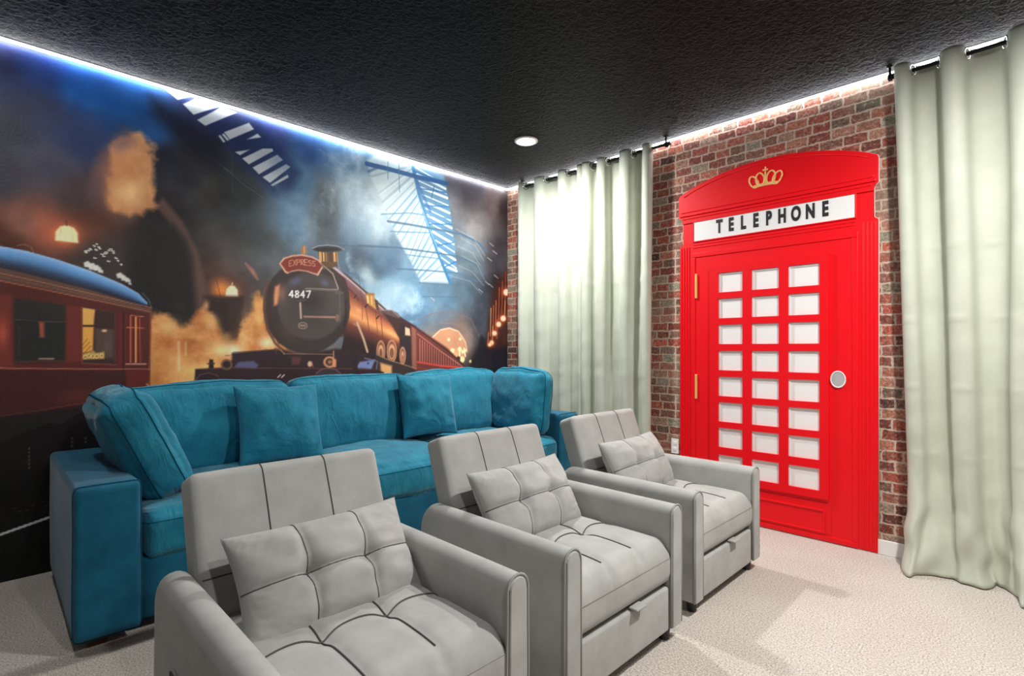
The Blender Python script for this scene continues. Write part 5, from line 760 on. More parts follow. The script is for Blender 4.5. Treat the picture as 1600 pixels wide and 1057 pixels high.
('P',[(-3.225,1.142),(-3.225,1.141),(-3.225,1.139),(-3.226,1.138),(-3.226,1.137),(-3.227,1.136),(-3.228,1.136),(-3.229,1.136),(-3.23,1.136),(-3.231,1.137),(-3.231,1.137),(-3.232,1.138),(-3.232,1.139),(-3.233,1.141),(-3.233,1.142),(-3.233,1.143),(-3.232,1.145),(-3.232,1.146),(-3.231,1.147),(-3.231,1.147),(-3.23,1.148),(-3.229,1.148),(-3.228,1.148),(-3.227,1.147),(-3.226,1.147),(-3.226,1.146),(-3.225,1.145),(-3.225,1.143)],(120,80,40),0.0025,0.9,0.0),
('P',[(-3.204,1.142),(-3.204,1.139),(-3.204,1.136),(-3.205,1.134),(-3.207,1.132),(-3.208,1.131),(-3.21,1.13),(-3.212,1.13),(-3.214,1.13),(-3.216,1.131),(-3.217,1.132),(-3.219,1.134),(-3.22,1.137),(-3.22,1.139),(-3.22,1.142),(-3.22,1.145),(-3.22,1.147),(-3.219,1.149),(-3.217,1.151),(-3.216,1.153),(-3.214,1.154),(-3.212,1.154),(-3.21,1.154),(-3.208,1.153),(-3.207,1.151),(-3.205,1.149),(-3.204,1.147),(-3.204,1.144)],(255,215,130),0.0025,0.9,0.0),
('P',[(-3.208,1.142),(-3.208,1.14),(-3.208,1.139),(-3.209,1.138),(-3.21,1.137),(-3.21,1.136),(-3.211,1.136),(-3.212,1.136),(-3.213,1.136),(-3.214,1.136),(-3.214,1.137),(-3.215,1.138),(-3.216,1.139),(-3.216,1.14),(-3.216,1.142),(-3.216,1.143),(-3.216,1.144),(-3.215,1.146),(-3.214,1.147),(-3.214,1.147),(-3.213,1.148),(-3.212,1.148),(-3.211,1.148),(-3.21,1.147),(-3.21,1.146),(-3.209,1.146),(-3.208,1.144),(-3.208,1.143)],(120,80,40),0.0025,0.9,0.0),
('P',[(-3.181,1.145),(-3.181,1.142),(-3.182,1.14),(-3.183,1.137),(-3.184,1.136),(-3.186,1.134),(-3.187,1.133),(-3.189,1.133),(-3.191,1.133),(-3.193,1.134),(-3.195,1.136),(-3.196,1.138),(-3.197,1.14),(-3.198,1.142),(-3.198,1.145),(-3.198,1.148),(-3.197,1.15),(-3.196,1.153),(-3.195,1.155),(-3.193,1.156),(-3.191,1.157),(-3.189,1.157),(-3.187,1.157),(-3.186,1.156),(-3.184,1.155),(-3.183,1.153),(-3.182,1.15),(-3.181,1.148)],(255,215,130),0.0026,0.9,0.0),
('P',[(-3.185,1.145),(-3.185,1.144),(-3.186,1.142),(-3.186,1.141),(-3.187,1.14),(-3.188,1.14),(-3.189,1.139),(-3.189,1.139),(-3.19,1.139),(-3.191,1.14),(-3.192,1.14),(-3.193,1.141),(-3.193,1.143),(-3.193,1.144),(-3.193,1.145),(-3.193,1.147),(-3.193,1.148),(-3.193,1.149),(-3.192,1.15),(-3.191,1.151),(-3.19,1.151),(-3.189,1.151),(-3.189,1.151),(-3.188,1.151),(-3.187,1.15),(-3.186,1.149),(-3.186,1.148),(-3.185,1.146)],(120,80,40),0.0026,0.9,0.0),
('L',[(-3.27,1.185),(-3.243,1.22)],(150,105,50),0.0047,0.8,0.0031),
('L',[(-3.27,1.209),(-3.254,1.238)],(150,105,50),0.0047,0.8,0.0031),
('L',[(-3.265,1.163),(-3.237,1.199)],(150,105,50),0.0047,0.8,0.0031),
('L',[(-3.276,1.104),(-3.123,1.093)],(140,66,50),0.0064,0.8,0.0032),
('L',[(-3.276,1.416),(-3.276,1.104)],(170,80,55),0.0043,0.7,0.0031),
('P',[(-3.117,1.392),(-3.075,1.383),(-3.075,1.063),(-3.117,1.064)],(98,36,30),0.004,1,0.0),
('L',[(-3.09,1.394),(-3.09,0.964)],(42,18,18),0.0082,0.85,0.0033),
('P',[(-3.069,1.387),(-2.996,1.376),(-2.996,1.091),(-3.069,1.092)],(92,30,24),0.004,1,0.0),
('L',[(-3.057,1.373),(-3.057,1.107)],(240,130,70),0.0054,0.9,0.0033),
('L',[(-3.033,1.367),(-3.033,1.106)],(255,165,95),0.0088,0.95,0.0034),
('L',[(-3.014,1.36),(-3.011,1.106)],(200,90,55),0.0048,0.8,0.0034),
('L',[(-3.075,1.306),(-2.996,1.305)],(235,140,90),0.0051,0.85,0.0034),
('L',[(-3.057,1.377),(-2.996,1.372)],(235,140,100),0.0044,0.8,0.0034),
('L',[(-3.078,1.096),(-2.983,1.094)],(225,170,150),0.0074,0.8,0.0034),
('L',[(-2.961,1.393),(-2.964,0.954)],(140,62,46),0.0069,0.9,0.0035),
('L',[(-4.028,1.103),(-3.453,1.08),(-3.215,1.071),(-2.967,1.064)],(190,116,96),0.0055,0.8,0.003),
('P',[(-4.028,1.094),(-2.967,1.052),(-2.977,0.932),(-3.27,0.833),(-4.028,0.749)],(58,24,24),0.006,0.9,0.0),
('P',[(-3.078,1.059),(-2.964,1.052),(-2.971,0.954),(-3.078,0.96)],(104,32,28),0.0051,0.9,0.0),
('B',(-3.298,0.923),(96,40,32),[6.16,0.66,1.66,-14.15],0.6,0.6,1.0),
('L',[(-4.028,0.799),(-3.453,0.859),(-3.27,0.886)],(120,66,52),0.0046,0.7,0.0029),
('P',[(-4.028,0.794),(-3.27,0.872),(-3.069,0.937),(-2.745,0.887),(-2.745,0.49),(-4.028,0.684)],(20,15,16),0.0127,0.85,0.0),
('L',[(-2.961,1.135),(-2.952,1.105),(-2.958,1.063)],(180,150,110),0.0062,0.8,0.0035),
('L',[(-2.98,0.977),(-2.967,0.962)],(200,170,140),0.0069,0.8,0.0034),
('P',[(-3.265,1.656),(-3.251,1.665),(-3.237,1.652),(-3.239,1.636),(-3.251,1.638),(-3.262,1.639)],(222,222,215),0.0031,0.95,0.0062),
('P',[(-3.246,1.646),(-3.229,1.657),(-3.212,1.642),(-3.214,1.622),(-3.229,1.625),(-3.242,1.626)],(222,222,215),0.0032,0.95,0.0063),
('P',[(-3.223,1.64),(-3.209,1.648),(-3.195,1.636),(-3.196,1.619),(-3.209,1.622),(-3.22,1.622)],(222,222,215),0.0032,0.95,0.0064),
('P',[(-3.205,1.624),(-3.195,1.63),(-3.185,1.621),(-3.186,1.61),(-3.195,1.612),(-3.203,1.612)],(222,222,215),0.0032,0.95,0.0064),
('P',[(-3.12,1.607),(-3.105,1.616),(-3.09,1.603),(-3.092,1.586),(-3.105,1.589),(-3.117,1.589)],(222,222,215),0.0033,0.95,0.0066),
('P',[(-3.102,1.595),(-3.087,1.603),(-3.072,1.59),(-3.074,1.573),(-3.087,1.576),(-3.099,1.576)],(222,222,215),0.0033,0.95,0.0066),
('P',[(-3.083,1.584),(-3.069,1.592),(-3.056,1.58),(-3.057,1.565),(-3.069,1.567),(-3.08,1.568)],(222,222,215),0.0033,0.95,0.0067),
('P',[(-3.069,1.564),(-3.06,1.569),(-3.051,1.561),(-3.052,1.551),(-3.06,1.552),(-3.067,1.553)],(222,222,215),0.0033,0.95,0.0067),
('L',[(-3.49,0.669),(-3.488,0.662)],(96,92,86),0.0057,0.8,0.0029),
('L',[(-3.49,0.649),(-3.488,0.642)],(96,92,86),0.0057,0.8,0.0029),
('L',[(-3.49,0.629),(-3.488,0.622)],(96,92,86),0.0057,0.8,0.0029),
('L',[(-3.49,0.609),(-3.488,0.602)],(96,92,86),0.0057,0.8,0.0029),
('L',[(-3.49,0.589),(-3.488,0.582)],(96,92,86),0.0057,0.8,0.0029),
('L',[(-3.49,0.569),(-3.488,0.562)],(96,92,86),0.0057,0.8,0.0029),
('L',[(-3.319,0.702),(-3.316,0.694)],(96,92,86),0.0061,0.8,0.003),
('L',[(-3.319,0.681),(-3.316,0.674)],(96,92,86),0.0061,0.8,0.003),
('L',[(-3.319,0.66),(-3.316,0.653)],(96,92,86),0.0061,0.8,0.003),
('L',[(-3.262,0.695),(-3.259,0.688)],(96,92,86),0.0062,0.8,0.0031),
('L',[(-3.262,0.674),(-3.259,0.666)],(96,92,86),0.0062,0.8,0.0031),
('L',[(-3.551,0.366),(-3.541,0.367)],(70,68,64),0.0042,0.7,0.0028),
('L',[(-3.532,0.346),(-3.522,0.347)],(70,68,64),0.0042,0.7,0.0028),
('L',[(-3.478,0.367),(-3.468,0.368)],(70,68,64),0.0043,0.7,0.0029),
('L',[(-3.443,0.377),(-3.433,0.378)],(70,68,64),0.0044,0.7,0.0029),
('L',[(-3.428,0.35),(-3.418,0.351)],(70,68,64),0.0044,0.7,0.0029),
('L',[(-3.503,0.346),(-3.493,0.347)],(70,68,64),0.0043,0.7,0.0029),
('L',[(-3.666,0.229),(-3.598,0.244),(-3.413,0.289),(-3.243,0.328)],(215,218,222),0.0126,1,0.0029)]

# ------------------------------------------------------------ the printed mural on the left wall
# The artwork is a flat print: it is painted here in wall metres (u along the wall, v up) and stored as colours of a fine grid.
def paint_mural(U, V):
    h, w_ = U.shape
    st_ = 6
    uu = U[::st_, ::st_]; vv = V[::st_, ::st_]
    num = np.zeros(uu.shape+(3,)); den = np.zeros(uu.shape)
    for (a, b, r, g, bl) in BASE:
        d2 = (uu-a)**2+(vv-b)**2; wt = 1/(d2+.0006)**1.7; num += wt[..., None]*np.array([r, g, bl]); den += wt
    co = num/den[..., None]
    yi = np.arange(h)/st_; xi = np.arange(w_)/st_
    y0 = np.minimum(yi.astype(int), co.shape[0]-2); x0 = np.minimum(xi.astype(int), co.shape[1]-2); fy = np.clip(yi-y0, 0, 1)[:, None, None]; fx = np.clip(xi-x0, 0, 1)[None, :, None]
    img = (co[y0][:, x0]*(1-fy)*(1-fx)+co[y0+1][:, x0]*fy*(1-fx)+co[y0][:, x0+1]*(1-fy)*fx+co[y0+1][:, x0+1]*fy*fx)
    rng = np.random.RandomState(5)
    def vnoise(f):
        gx = (U-U.min())*f; gy = (V-V.min())*f
        T = rng.rand(int(gy.max())+3, int(gx.max())+3); ix = gx.astype(int); iy = gy.astype(int); tx = gx-ix; ty = gy-iy
        tx = tx*tx*(3-2*tx); ty = ty*ty*(3-2*ty)
        return T[iy, ix]*(1-tx)*(1-ty)+T[iy, ix+1]*tx*(1-ty)+T[iy+1, ix]*(1-tx)*ty+T[iy+1, ix+1]*tx*ty
    fb = sum(vnoise(f)*k for f, k in ((3, .5), (6.5, .25), (14, .14), (30, .07), (60, .04)))
    fb2 = sum(vnoise(f)*k for f, k in ((4, .5), (9, .25), (19, .14), (41, .07), (80, .04)))
    fb = (fb-fb.mean())/fb.std(); fb2 = (fb2-fb2.mean())/fb2.std()
    img = img*(1+.07*fb[..., None])+6*fb2[..., None]
    fb3 = sum(np.abs(vnoise(f)-.5)*k for f, k in ((9, .5), (18, .28), (37, .15), (75, .08)))
    fb3 = -(fb3-fb3.mean())/fb3.std()
    fb4 = sum(vnoise(f)*k for f, k in ((13, .5), (27, .28), (55, .16), (100, .08))); fb4 = (fb4-fb4.mean())/fb4.std()
    us, vs = U[0], V[:, 0]
    def win(a0, a1, b0, b1):
        i0, i1 = np.searchsorted(us, a0), np.searchsorted(us, a1); j0, j1 = np.searchsorted(vs, b0), np.searchsorted(vs, b1)
        return (slice(max(j0, 0), j1), slice(max(i0, 0), i1))
    def segd(X, Y, a, b):
        dx, dy = b[0]-a[0], b[1]-a[1]; t = np.clip(((X-a[0])*dx+(Y-a[1])*dy)/(dx*dx+dy*dy+1e-12), 0, 1)
        return np.hypot(X-a[0]-t*dx, Y-a[1]-t*dy)
    for it in ART:
        if it[0] == 'B':
            _, (cu, cv), c, I, a, n, k = it
            J = np.linalg.inv(np.array(I).reshape(2, 2)); eu = 1.9*np.hypot(*J[0]); ev = 1.9*np.hypot(*J[1])
            s = win(cu-eu, cu+eu, cv-ev, cv+ev); X = U[s]-cu; Y = V[s]-cv
            if X.size == 0: continue
            p = I[0]*X+I[1]*Y; q = I[2]*X+I[3]*Y; d = np.sqrt(p*p+q*q)+n*.17*fb[s]+n*.08*fb2[s]
            al = a*np.clip(1.15-d, 0, 1)**1.25/1.1 if k <= 1.0 else a*np.clip((1.15-d)*k, 0, 1)
            al = al*al*(3-2*al)*(1-.0) if a < 1 else al
        elif it[0] == 'L':
            _, pts, c, wd, a, so = it; so = max(so, .0022); e = wd+so*2
            s = win(min(p[0] for p in pts)-e, max(p[0] for p in pts)+e, min(p[1] for p in pts)-e, max(p[1] for p in pts)+e); X = U[s]; Y = V[s]
            if X.size == 0: continue
            d = np.full(X.shape, 9.)
            for p, q in zip(pts[:-1], pts[1:]): d = np.minimum(d, segd(X, Y, p, q))
            al = a*np.clip((wd/2-d)/so+.5, 0, 1)
        else:
            if it[0] == 'S': _, pts, c, c2, so, a, wob = it
            else: _, pts, c, so, a, wob = it; c2 = None
            so = max(so, .0022); e = so*2+wob*1.5
            s = win(min(p[0] for p in pts)-e, max(p[0] for p in pts)+e, min(p[1] for p in pts)-e, max(p[1] for p in pts)+e); X = U[s]; Y = V[s]
            if X.size == 0: continue
            d = np.full(X.shape, 9.); ins = np.zeros(X.shape, bool)
            for p, q in zip(pts, pts[1:]+pts[:1]):
                d = np.minimum(d, segd(X, Y, p, q))
                if q[1] != p[1]: ins ^= ((p[1] > Y) != (q[1] > Y)) & (X < (q[0]-p[0])*(Y-p[1])/(q[1]-p[1])+p[0])
            sd = np.where(ins, d, -d)+(wob*.45*fb2[s] if c2 is None else wob*(.45*fb2[s]+.28*fb3[s]))
            al = a*np.clip(sd/(2*so)+.5, 0, 1); al = np.where(al > 0, al, 0)
            if c2 is not None:
                k = np.clip(.5+.10*fb4[s]+.08*fb3[s]+.2*fb2[s], 0, 1)[..., None]; c = np.array(c, float)*(1-k)+np.array(c2, float)*k
        img[s] = img[s]*(1-al[..., None])+np.array(c, float)*al[..., None]
    img = np.clip(img*(1+.03*fb2[..., None]), 0, 255)/255
    img = img*.97+.018
    return np.where(img <= .04045, img/12.92, ((img+.055)/1.055)**2.4)
MURAL_GAIN = 1.2
def build_mural():
    u0, u1 = -3.98, -.001; d = .005
    nu = int((u1-u0)/d); nv = int((RH-.002)/d)
    us = np.linspace(u0, u1, nu+1); vs = np.linspace(.001, RH-.001, nv+1); U, V = np.meshgrid(us, vs)
    col = np.clip(paint_mural(U, V)*MURAL_GAIN, 0, 1)
    n = U.size; co = np.zeros((n, 3), np.float32); co[:, 1] = U.ravel(); co[:, 2] = V.ravel()
    ii, jj = np.meshgrid(np.arange(nu), np.arange(nv)); a = (jj*(nu+1)+ii).ravel()
    f = np.stack([a, a+1, a+nu+2, a+nu+1], 1).astype(np.int32)
    # closed thin sheet: border vertices repeated 2 mm behind
    me = bpy.data.meshes.new('m'); B4 = np.array([[-.002, us[0], vs[0]], [-.002, us[-1], vs[0]], [-.002, us[-1], vs[-1]], [-.002, us[0], vs[-1]]], np.float32)
    me.vertices.add(n+4); me.vertices.foreach_set('co', np.vstack([co, B4]).ravel())
    loops = np.concatenate([f.ravel(), np.array([n, n+3, n+2, n+1])]).astype(np.int32); nf = len(f)+1
    me.loops.add(len(loops)); me.loops.foreach_set('vertex_index', loops)
    me.polygons.add(nf); me.polygons.foreach_set('loop_start', np.arange(nf, dtype=np.int32)*4)
    me.update(calc_edges=True)
    ca = me.color_attributes.new('print', 'FLOAT_COLOR', 'POINT'); cc = np.ones((n+4, 4), np.float32); cc[:n, :3] = col.reshape(-1, 3)
    ca.data.foreach_set('color', cc.ravel())
    o = obj('wall_mural', me, M['mural'], smooth=False)
    o.location.x = .001
    tag(o, 'full-wall printed mural of a steam locomotive and coaches in a smoky glass-roofed station', 'mural')
build_mural()

# ------------------------------------------------------------ light strips and recessed lamp
def led(name, x0, x1, y0, y1, label):
    t = thing(name, ((x0+x1)/2, (y0+y1)/2, RH), label, 'light strip', 'light strips along the top of the walls')
    a = (x0-(x0+x1)/2, x1-(x0+x1)/2, y0-(y0+y1)/2, y1-(y0+y1)/2)
    alongx = (x1-x0) > (y1-y0)
    obj('backing', box(*a, -.004, 0), M['white'], t, False)
    if alongx: m = box(a[0], a[1], a[2], a[3]-.002, -.016, -.004, .003)
    else: m = box(a[0]+.002, a[1], a[2], a[3], -.016, -.004, .003)
    obj('light_tape', m, M['strip'], t, False); return t
led('light_strip', .014, .028, RY, -.03, 'glowing white light strip along the top of the mural wall')
led('light_strip', .03, RX, -.032, -.018, 'glowing white light strip along the top of the brick wall')
def downlight(x, y, label):
    t = thing('ceiling_light', (x, y, RH), label, 'ceiling light')
    n = 40; prof = [(.088, 0), (.088, -.005), (.082, -.009), (.068, -.009), (.066, -.004), (.066, 0)]
    V = []; F = []
    for k in range(n):
        q = 2*PI*k/n
        for r, z in prof: V.append((r*math.cos(q), r*math.sin(q), z))
    m = len(prof)
    for k in range(n):
        for i in range(m-1): a = k*m+i; b = ((k+1) % n)*m+i; F.append((a, b, b+1, a+1))
    obj('trim_ring', weld(V, F), M['white'], t)
    bm = bmesh.new(); bmesh.ops.create_cone(bm, cap_ends=True, segments=40, radius1=.066, radius2=.066, depth=.004)
    for v in bm.verts: v.co.z = (-.012 if v.co.z < 0 else -.001); 
    bmesh.ops.bevel(bm, geom=[e for e in bm.edges if all(v.co.z < -.01 for v in e.verts)], offset=.005, segments=3, affect='EDGES')
    obj('diffuser', frombm(bm), M['lamp'], t, False)
downlight(.978, -.766, 'small round lit ceiling light near the corner of the black ceiling')

# ------------------------------------------------------------ telephone box front on the brick wall
def prism(pts, y0, y1):
    """outline in x,z extruded from y0 (back) to y1 (front)"""
    n = len(pts); V = [(x, y0, z) for x, z in pts]+[(x, y1, z) for x, z in pts]
    F = [tuple(range(n)), tuple(range(2*n-1, n-1, -1))]+[(i, i+n, (i+1) % n+n, (i+1) % n) for i in range(n)]
    bm = bmesh.new(); vs = [bm.verts.new(v) for v in V]
    for f in F: bm.faces.new([vs[i] for i in f])
    return frombm(bm)
def rect_ring(x0, x1, z0, z1, w, y0, y1, bev=.002):
    bm = bmesh.new()
    add_box(bm, x0, x1, y1, y0, z1-w, z1, bev); add_box(bm, x0, x1, y1, y0, z0, z0+w, bev)
    add_box(bm, x0, x0+w, y1, y0, z0+w, z1-w, bev); add_box(bm, x1-w, x1, y1, y0, z0+w, z1-w, bev); return frombm(bm)
BX0, BX1 = 1.828, 3.062; BC = (BX0+BX1)/2
bt = thing('telephone_box_front', (BC, 0, 0), 'red telephone box front with arched top standing flat against the brick wall', 'telephone box')
def bp(name, me, mat, parent=bt, smooth=False):
    for v in me.vertices: v.co.x -= BC
    return obj(name, me, mat, parent, smooth)
Y = -.015
# carcass outline with side shoulders and arched cap
arch = []
for i in range(33):
    t = i/32; x = BX0+.006+(BX1-BX0-.012)*t; z = 2.303+.132*(1-(2*t-1)**2)**.9
    arch.append((x, z))
body_out = [(BX0+.008, .004), (BX1-.004, .004), (BX1-.004, 1.934), (BX1-.026, 1.948), (BX1-.026, 2.13), (BX0+.034, 2.13), (BX0+.034, 1.948), (BX0+.008, 1.934)]
bp('carcass', prism(body_out, -.001, Y), M['red'])
ped = [(BX0+.03, 2.10), (BX1-.024, 2.10), (BX1-.02, 2.128), (BX1-.002, 2.15), (BX1-.002, 2.288), (BX1-.006, 2.303)]+arch[::-1]+[(BX0+.002, 2.288), (BX0+.002, 2.15), (BX0+.03, 2.128)]
pd = bp('pediment', prism(ped, -.001, -.024), M['red'])
def strip_x(name, x0, x1, z0, z1, y, par, bev=.003): return bp(name, box(x0, x1, y, -.003, z0, z1, bev), M['red'], par)
strip_x('cornice', BX0+.012, BX1-.012, 2.150, 2.164, -.033, pd); strip_x('cornice', BX0+.02, BX1-.02, 2.176, 2.186, -.029, pd); strip_x('cornice', BX0+.03, BX1-.03, 2.128, 2.138, -.029, pd)
al = [(x*1.0, -.025, z-.028) for x, z in arch[1:-1]]
bp('arch_bead', tubes([al], .0035, 6), M['red'], pd, True)
# crown
def crown():
    cx, cz, s = 2.443, 2.305, .102; L = []
    def loop(px, pz, rx, rz, rot, a0, a1, n=18):
        return [(cx+s*(px+rx*math.cos(a)*math.cos(rot)-rz*math.sin(a)*math.sin(rot)), -.0265, cz+s*(pz+rx*math.cos(a)*math.sin(rot)+rz*math.sin(a)*math.cos(rot))) for a in [a0+(a1-a0)*i/n for i in range(n+1)]]
    for sg in (-1, 1):
        L.append(loop(sg*.33, .0, .26, .42, -sg*.15, 0, 2*PI)); L.append(loop(sg*.72, -.1, .24, .42, -sg*.5, 0, 2*PI))
    L.append([(cx, -.0265, cz-.42*s), (cx, -.0265, cz+.45*s)])
    L.append([(cx+s*x, -.0265, cz+s*(-.52+.10*(1-x*x))) for x in [-.75+1.5*i/12 for i in range(13)]])
    L.append([(cx+s*x, -.0265, cz+s*(-.42+.10*(1-x*x))) for x in [-.72+1.44*i/12 for i in range(13)]])
    L.append([(cx-.16*s, -.0265, cz+.55*s), (cx+.16*s, -.0265, cz+.55*s)]); L.append([(cx, -.0265, cz+.40*s), (cx, -.0265, cz+.74*s)])
    return tubes(L, .0058, 6)
bp('crown_emblem', crown(), M['goldpaint'], pd, True)
# sign
sg = bp('sign_panel', box(1.945, 2.945, -.019, -.006, 1.962, 2.112, .001), M['pane'])
sg['label'] = 'white sign panel'
bp('sign_frame', rect_ring(1.937, 2.953, 1.954, 2.120, .008, -.006, -.023, .002), M['red'], sg)
def text_mesh(s, size, sx, bold=.0):
    cu = bpy.data.curves.new('t', 'FONT'); cu.body = s; cu.size = size; cu.extrude = .0015; cu.offset = bold; cu.align_x = 'CENTER'; cu.align_y = 'CENTER'; cu.space_character = 1.0
    o = bpy.data.objects.new('t', cu); C.objects.link(o); dg = bpy.context.evaluated_depsgraph_get()
    me = bpy.data.meshes.new_from_object(o.evaluated_get(dg)); bpy.data.objects.remove(o)
    for v in me.vertices: v.co = Vector((v.co.x*sx, -v.co.z, v.co.y))
    return me
for i, ch_ in enumerate('TELEPHONE'):
    me = text_mesh(ch_, .122, .56, .0055); cx = 2.133+i*(2.790-2.133)/8
    for v in me.vertices: v.co += Vector((cx, -.0205, 2.037))
    bp('letter', me, M['black'], sg)
# side pilasters: fluted strips
for k in range(4):
    for x0, d in ((BX0+.014, 1), (BX1-.010, -1)):
        xa = x0+d*k*.020; strip_x('flute', min(xa, xa+d*.011), max(xa, xa+d*.011), .01, 1.925, -.020, bt, .003)
for z in (1.912, 1.932): strip_x('top_rail_bead', 1.94, 2.95, z, z+.010, -.019, bt)
bp('door_casing', rect_ring(1.925, 2.962, .006, 1.875, .032, -.004, -.0225, .004), M['red'])
# door leaf
dl = bp('door_leaf', box(1.957, 2.930, -.0165, -.004, .010, 1.843, .001), M['red'])
XS = [(2.130, 2.297), (2.356, 2.528), (2.583, 2.762)]
TOPS = [1.712, 1.532, 1.352, 1.170, .990, .812, .634, .446]; PH = .136
def lattice():
    bm = bmesh.new(); xs = [2.070, *[v for p in XS for v in p], 2.812]; y0, y1 = -.0345, -.016
    rows = []; zt = 1.765
    add_box(bm, 2.070, 2.812, y0, y1, TOPS[0], zt, .0)
    for i in range(8):
        zb = TOPS[i]-PH; nxt = TOPS[i+1] if i < 7 else .262
        add_box(bm, 2.070, 2.812, y0, y1, nxt, zb, 0)
        for a, b in ((2.070, XS[0][0]), (XS[0][1], XS[1][0]), (XS[1][1], XS[2][0]), (XS[2][1], 2.812)): add_box(bm, a, b, y0, y1, zb, TOPS[i], 0)
    bmesh.ops.remove_doubles(bm, verts=bm.verts, dist=1e-5)
    return frombm(bm)
bp('window_lattice', lattice(), M['red'], dl)
for i, zt in enumerate(TOPS):
    for a, b in XS:
        bm = bmesh.new()
        add_box(bm, a-.001, b+.001, -.0185, -.0155, zt-PH-.001, zt+.001)
        w2 = .012
        for q in ((a, a+w2, zt-PH, zt), (b-w2*.6, b, zt-PH, zt)): add_box(bm, q[0], q[1], -.023, -.0185, q[2], q[3], .002)
        add_box(bm, a, b, -.025, -.0185, zt-w2, zt, .002)
        bp('window_pane', frombm(bm), M['pane'], dl)
bp('lower_panel', box(2.06, 2.822, -.020, -.015, .05, .238, .002), M['red'], dl)
bp('panel_moulding', rect_ring(2.10, 2.790, .052, .196, .012, -.018, -.027, .003), M['red'], dl)
for z in (1.547, .822):
    hg = bp('hinge', box(1.957, 1.972, -.030, -.016, z, z+.177, .003), M['gold'], dl); hg['label'] = 'brass hinge'
def disc(x, z, r, y0, y1, n=36, s=1.0):
    return prism([(x+r*s*math.cos(2*PI*k/n), z+r*math.sin(2*PI*k/n)) for k in range(n)], y0, y1)
hp = bp('handle_disc', disc(2.859, .999, .048, -.016, -.024, s=.8), M['speaker'], dl); hp['label'] = 'round grey disc'
rim = [(2.859+.0384*math.cos(2*PI*k/36), -.0235, .999+.048*math.sin(2*PI*k/36)) for k in range(36)]
bp('disc_rim', tubes([rim], .004, 6, True), M['white'], hp, True)
# pale cut edge round the outline
edge = [(BX0+.006, -.004, .004), (BX0+.006, -.004, 1.934), (BX0+.031, -.004, 1.95), (BX0+.031, -.004, 2.128), (BX0+.001, -.004, 2.15), (BX0+.001, -.004, 2.288)]+[(x, -.004, z+.002) for x, z in arch]+[(BX1+.000, -.004, 2.288), (BX1+.000, -.004, 2.15), (BX1-.022, -.004, 2.128), (BX1-.022, -.004, 1.95), (BX1-.001, -.004, 1.934), (BX1-.001, -.004, .004)]
bp('cut_edge', tubes([edge], .003, 5), M['rededge'], bt, True)['label'] = 'pale pink cut edge'

# outlet behind the far armchair
t = thing('wall_outlet', (1.79, 0, .455), 'small white wall outlet at the left foot of the red telephone box', 'outlet')
obj('cover_plate', box(-.030, .030, -.007, -.0005, -.055, .055, .002), M['white'], t, False)
for z in (-.022, .022): obj('socket', box(-.015, .015, -.0095, -.006, z-.013, z+.013, .003), M['white'], t, False)

# ------------------------------------------------------------ curtains
ROD_Y, ROD_Z = -.09, 2.698
def curtain(name, knots, first, z0, label, group, seed=0, A=.042, spread=(0, 0), puddle=0, nz=64):
    """knots: x where the cloth crosses the rod; first: +1 when the first fold hangs in front"""
    x0, x1 = knots[0], knots[-1]; t = thing(name, (x0, ROD_Y, ROD_Z), label, 'curtain', group)
    sg_ = []; N = []
    per = 12
    for i in range(len(knots)-1):
        for k in range(per): N.append((i, k/per))
    N.append((len(knots)-2, 1.0))
    ztop = RH-.022
    def pt(i, f, tv):
        z = ztop+(z0-ztop)*tv
        wx = knots[i]+(knots[i+1]-knots[i])*f; width = knots[i+1]-knots[i]
        s = first*(-1)**i
        amp = A*min(1.25, .55+width/.16*.5)
        fr = math.sin(PI*f); shp = max(0, fr)**.38
        y = ROD_Y - s*amp*shp*(1.3 if s > 0 else 1.0)
        k = min(1, tv*1.6)
        y -= .005*sum(math.exp(-((z-zc)/.012)**2) for zc in (.62, .98, 1.34, 1.72))*(.5+.5*math.sin(wx*31+z*3))
        # lower down the folds relax, wander and merge
        nx = noise.noise(Vector((wx*4+seed*5, tv*1.4, seed)))*.045*k + noise.noise(Vector((wx*11+seed*5, tv*2.6, seed+4)))*.012*k
        ny = noise.noise(Vector((wx*6+seed*3, tv*1.1, seed+9)))*.030*k + noise.noise(Vector((wx*16, tv*4, seed+2)))*.009*k
        ny += .006*noise.noise(Vector((wx*5+tv*9, tv*22, seed+7)))*k
        y = ROD_Y+(y-ROD_Y)*(1-.12*k)+ny*.7+s*0
        q = (wx-x0)/(x1-x0); xx = wx+nx*math.sin(PI*min(1, max(0, q)))**.5 + (spread[0]*(1-q)+spread[1]*q)*tv
        if puddle and tv > .80:
            u = (tv-.80)/.20; y -= puddle*u**1.6*(.55+.45*math.sin(wx*17+seed)); xx += .05*u**2*math.sin(wx*11+1); 
            y += .05*u*noise.noise(Vector((wx*16, u*3, 3))); xx += .03*u*noise.noise(Vector((wx*9, u*4, 8))); 
        return Vector((xx-x0, min(y, -.028)-ROD_Y, z-ROD_Z))
    V = [pt(i, f, j/nz) for j in range(nz+1) for i, f in N]; nu = len(N)-1
    F = [(j*(nu+1)+i, j*(nu+1)+i+1, (j+1)*(nu+1)+i+1, (j+1)*(nu+1)+i) for j in range(nz) for i in range(nu)]
    cl = obj('cloth', mesh(V, F), M['curtain'], t)
    so = cl.modifiers.new('thickness', 'SOLIDIFY'); so.thickness = .003; so.offset = 0
    for ki, kx in enumerate(knots[1:-1]):
        sl = .30*first*(-1)**ki
        ring = [(kx-x0+sl*.029*math.cos(2*PI*q/24),   .029*math.cos(2*PI*q/24), .029*math.sin(2*PI*q/24)) for q in range(24)]
        obj('grommet', tubes([ring], .0065, 8, True), M['chrome'], t)
    return t
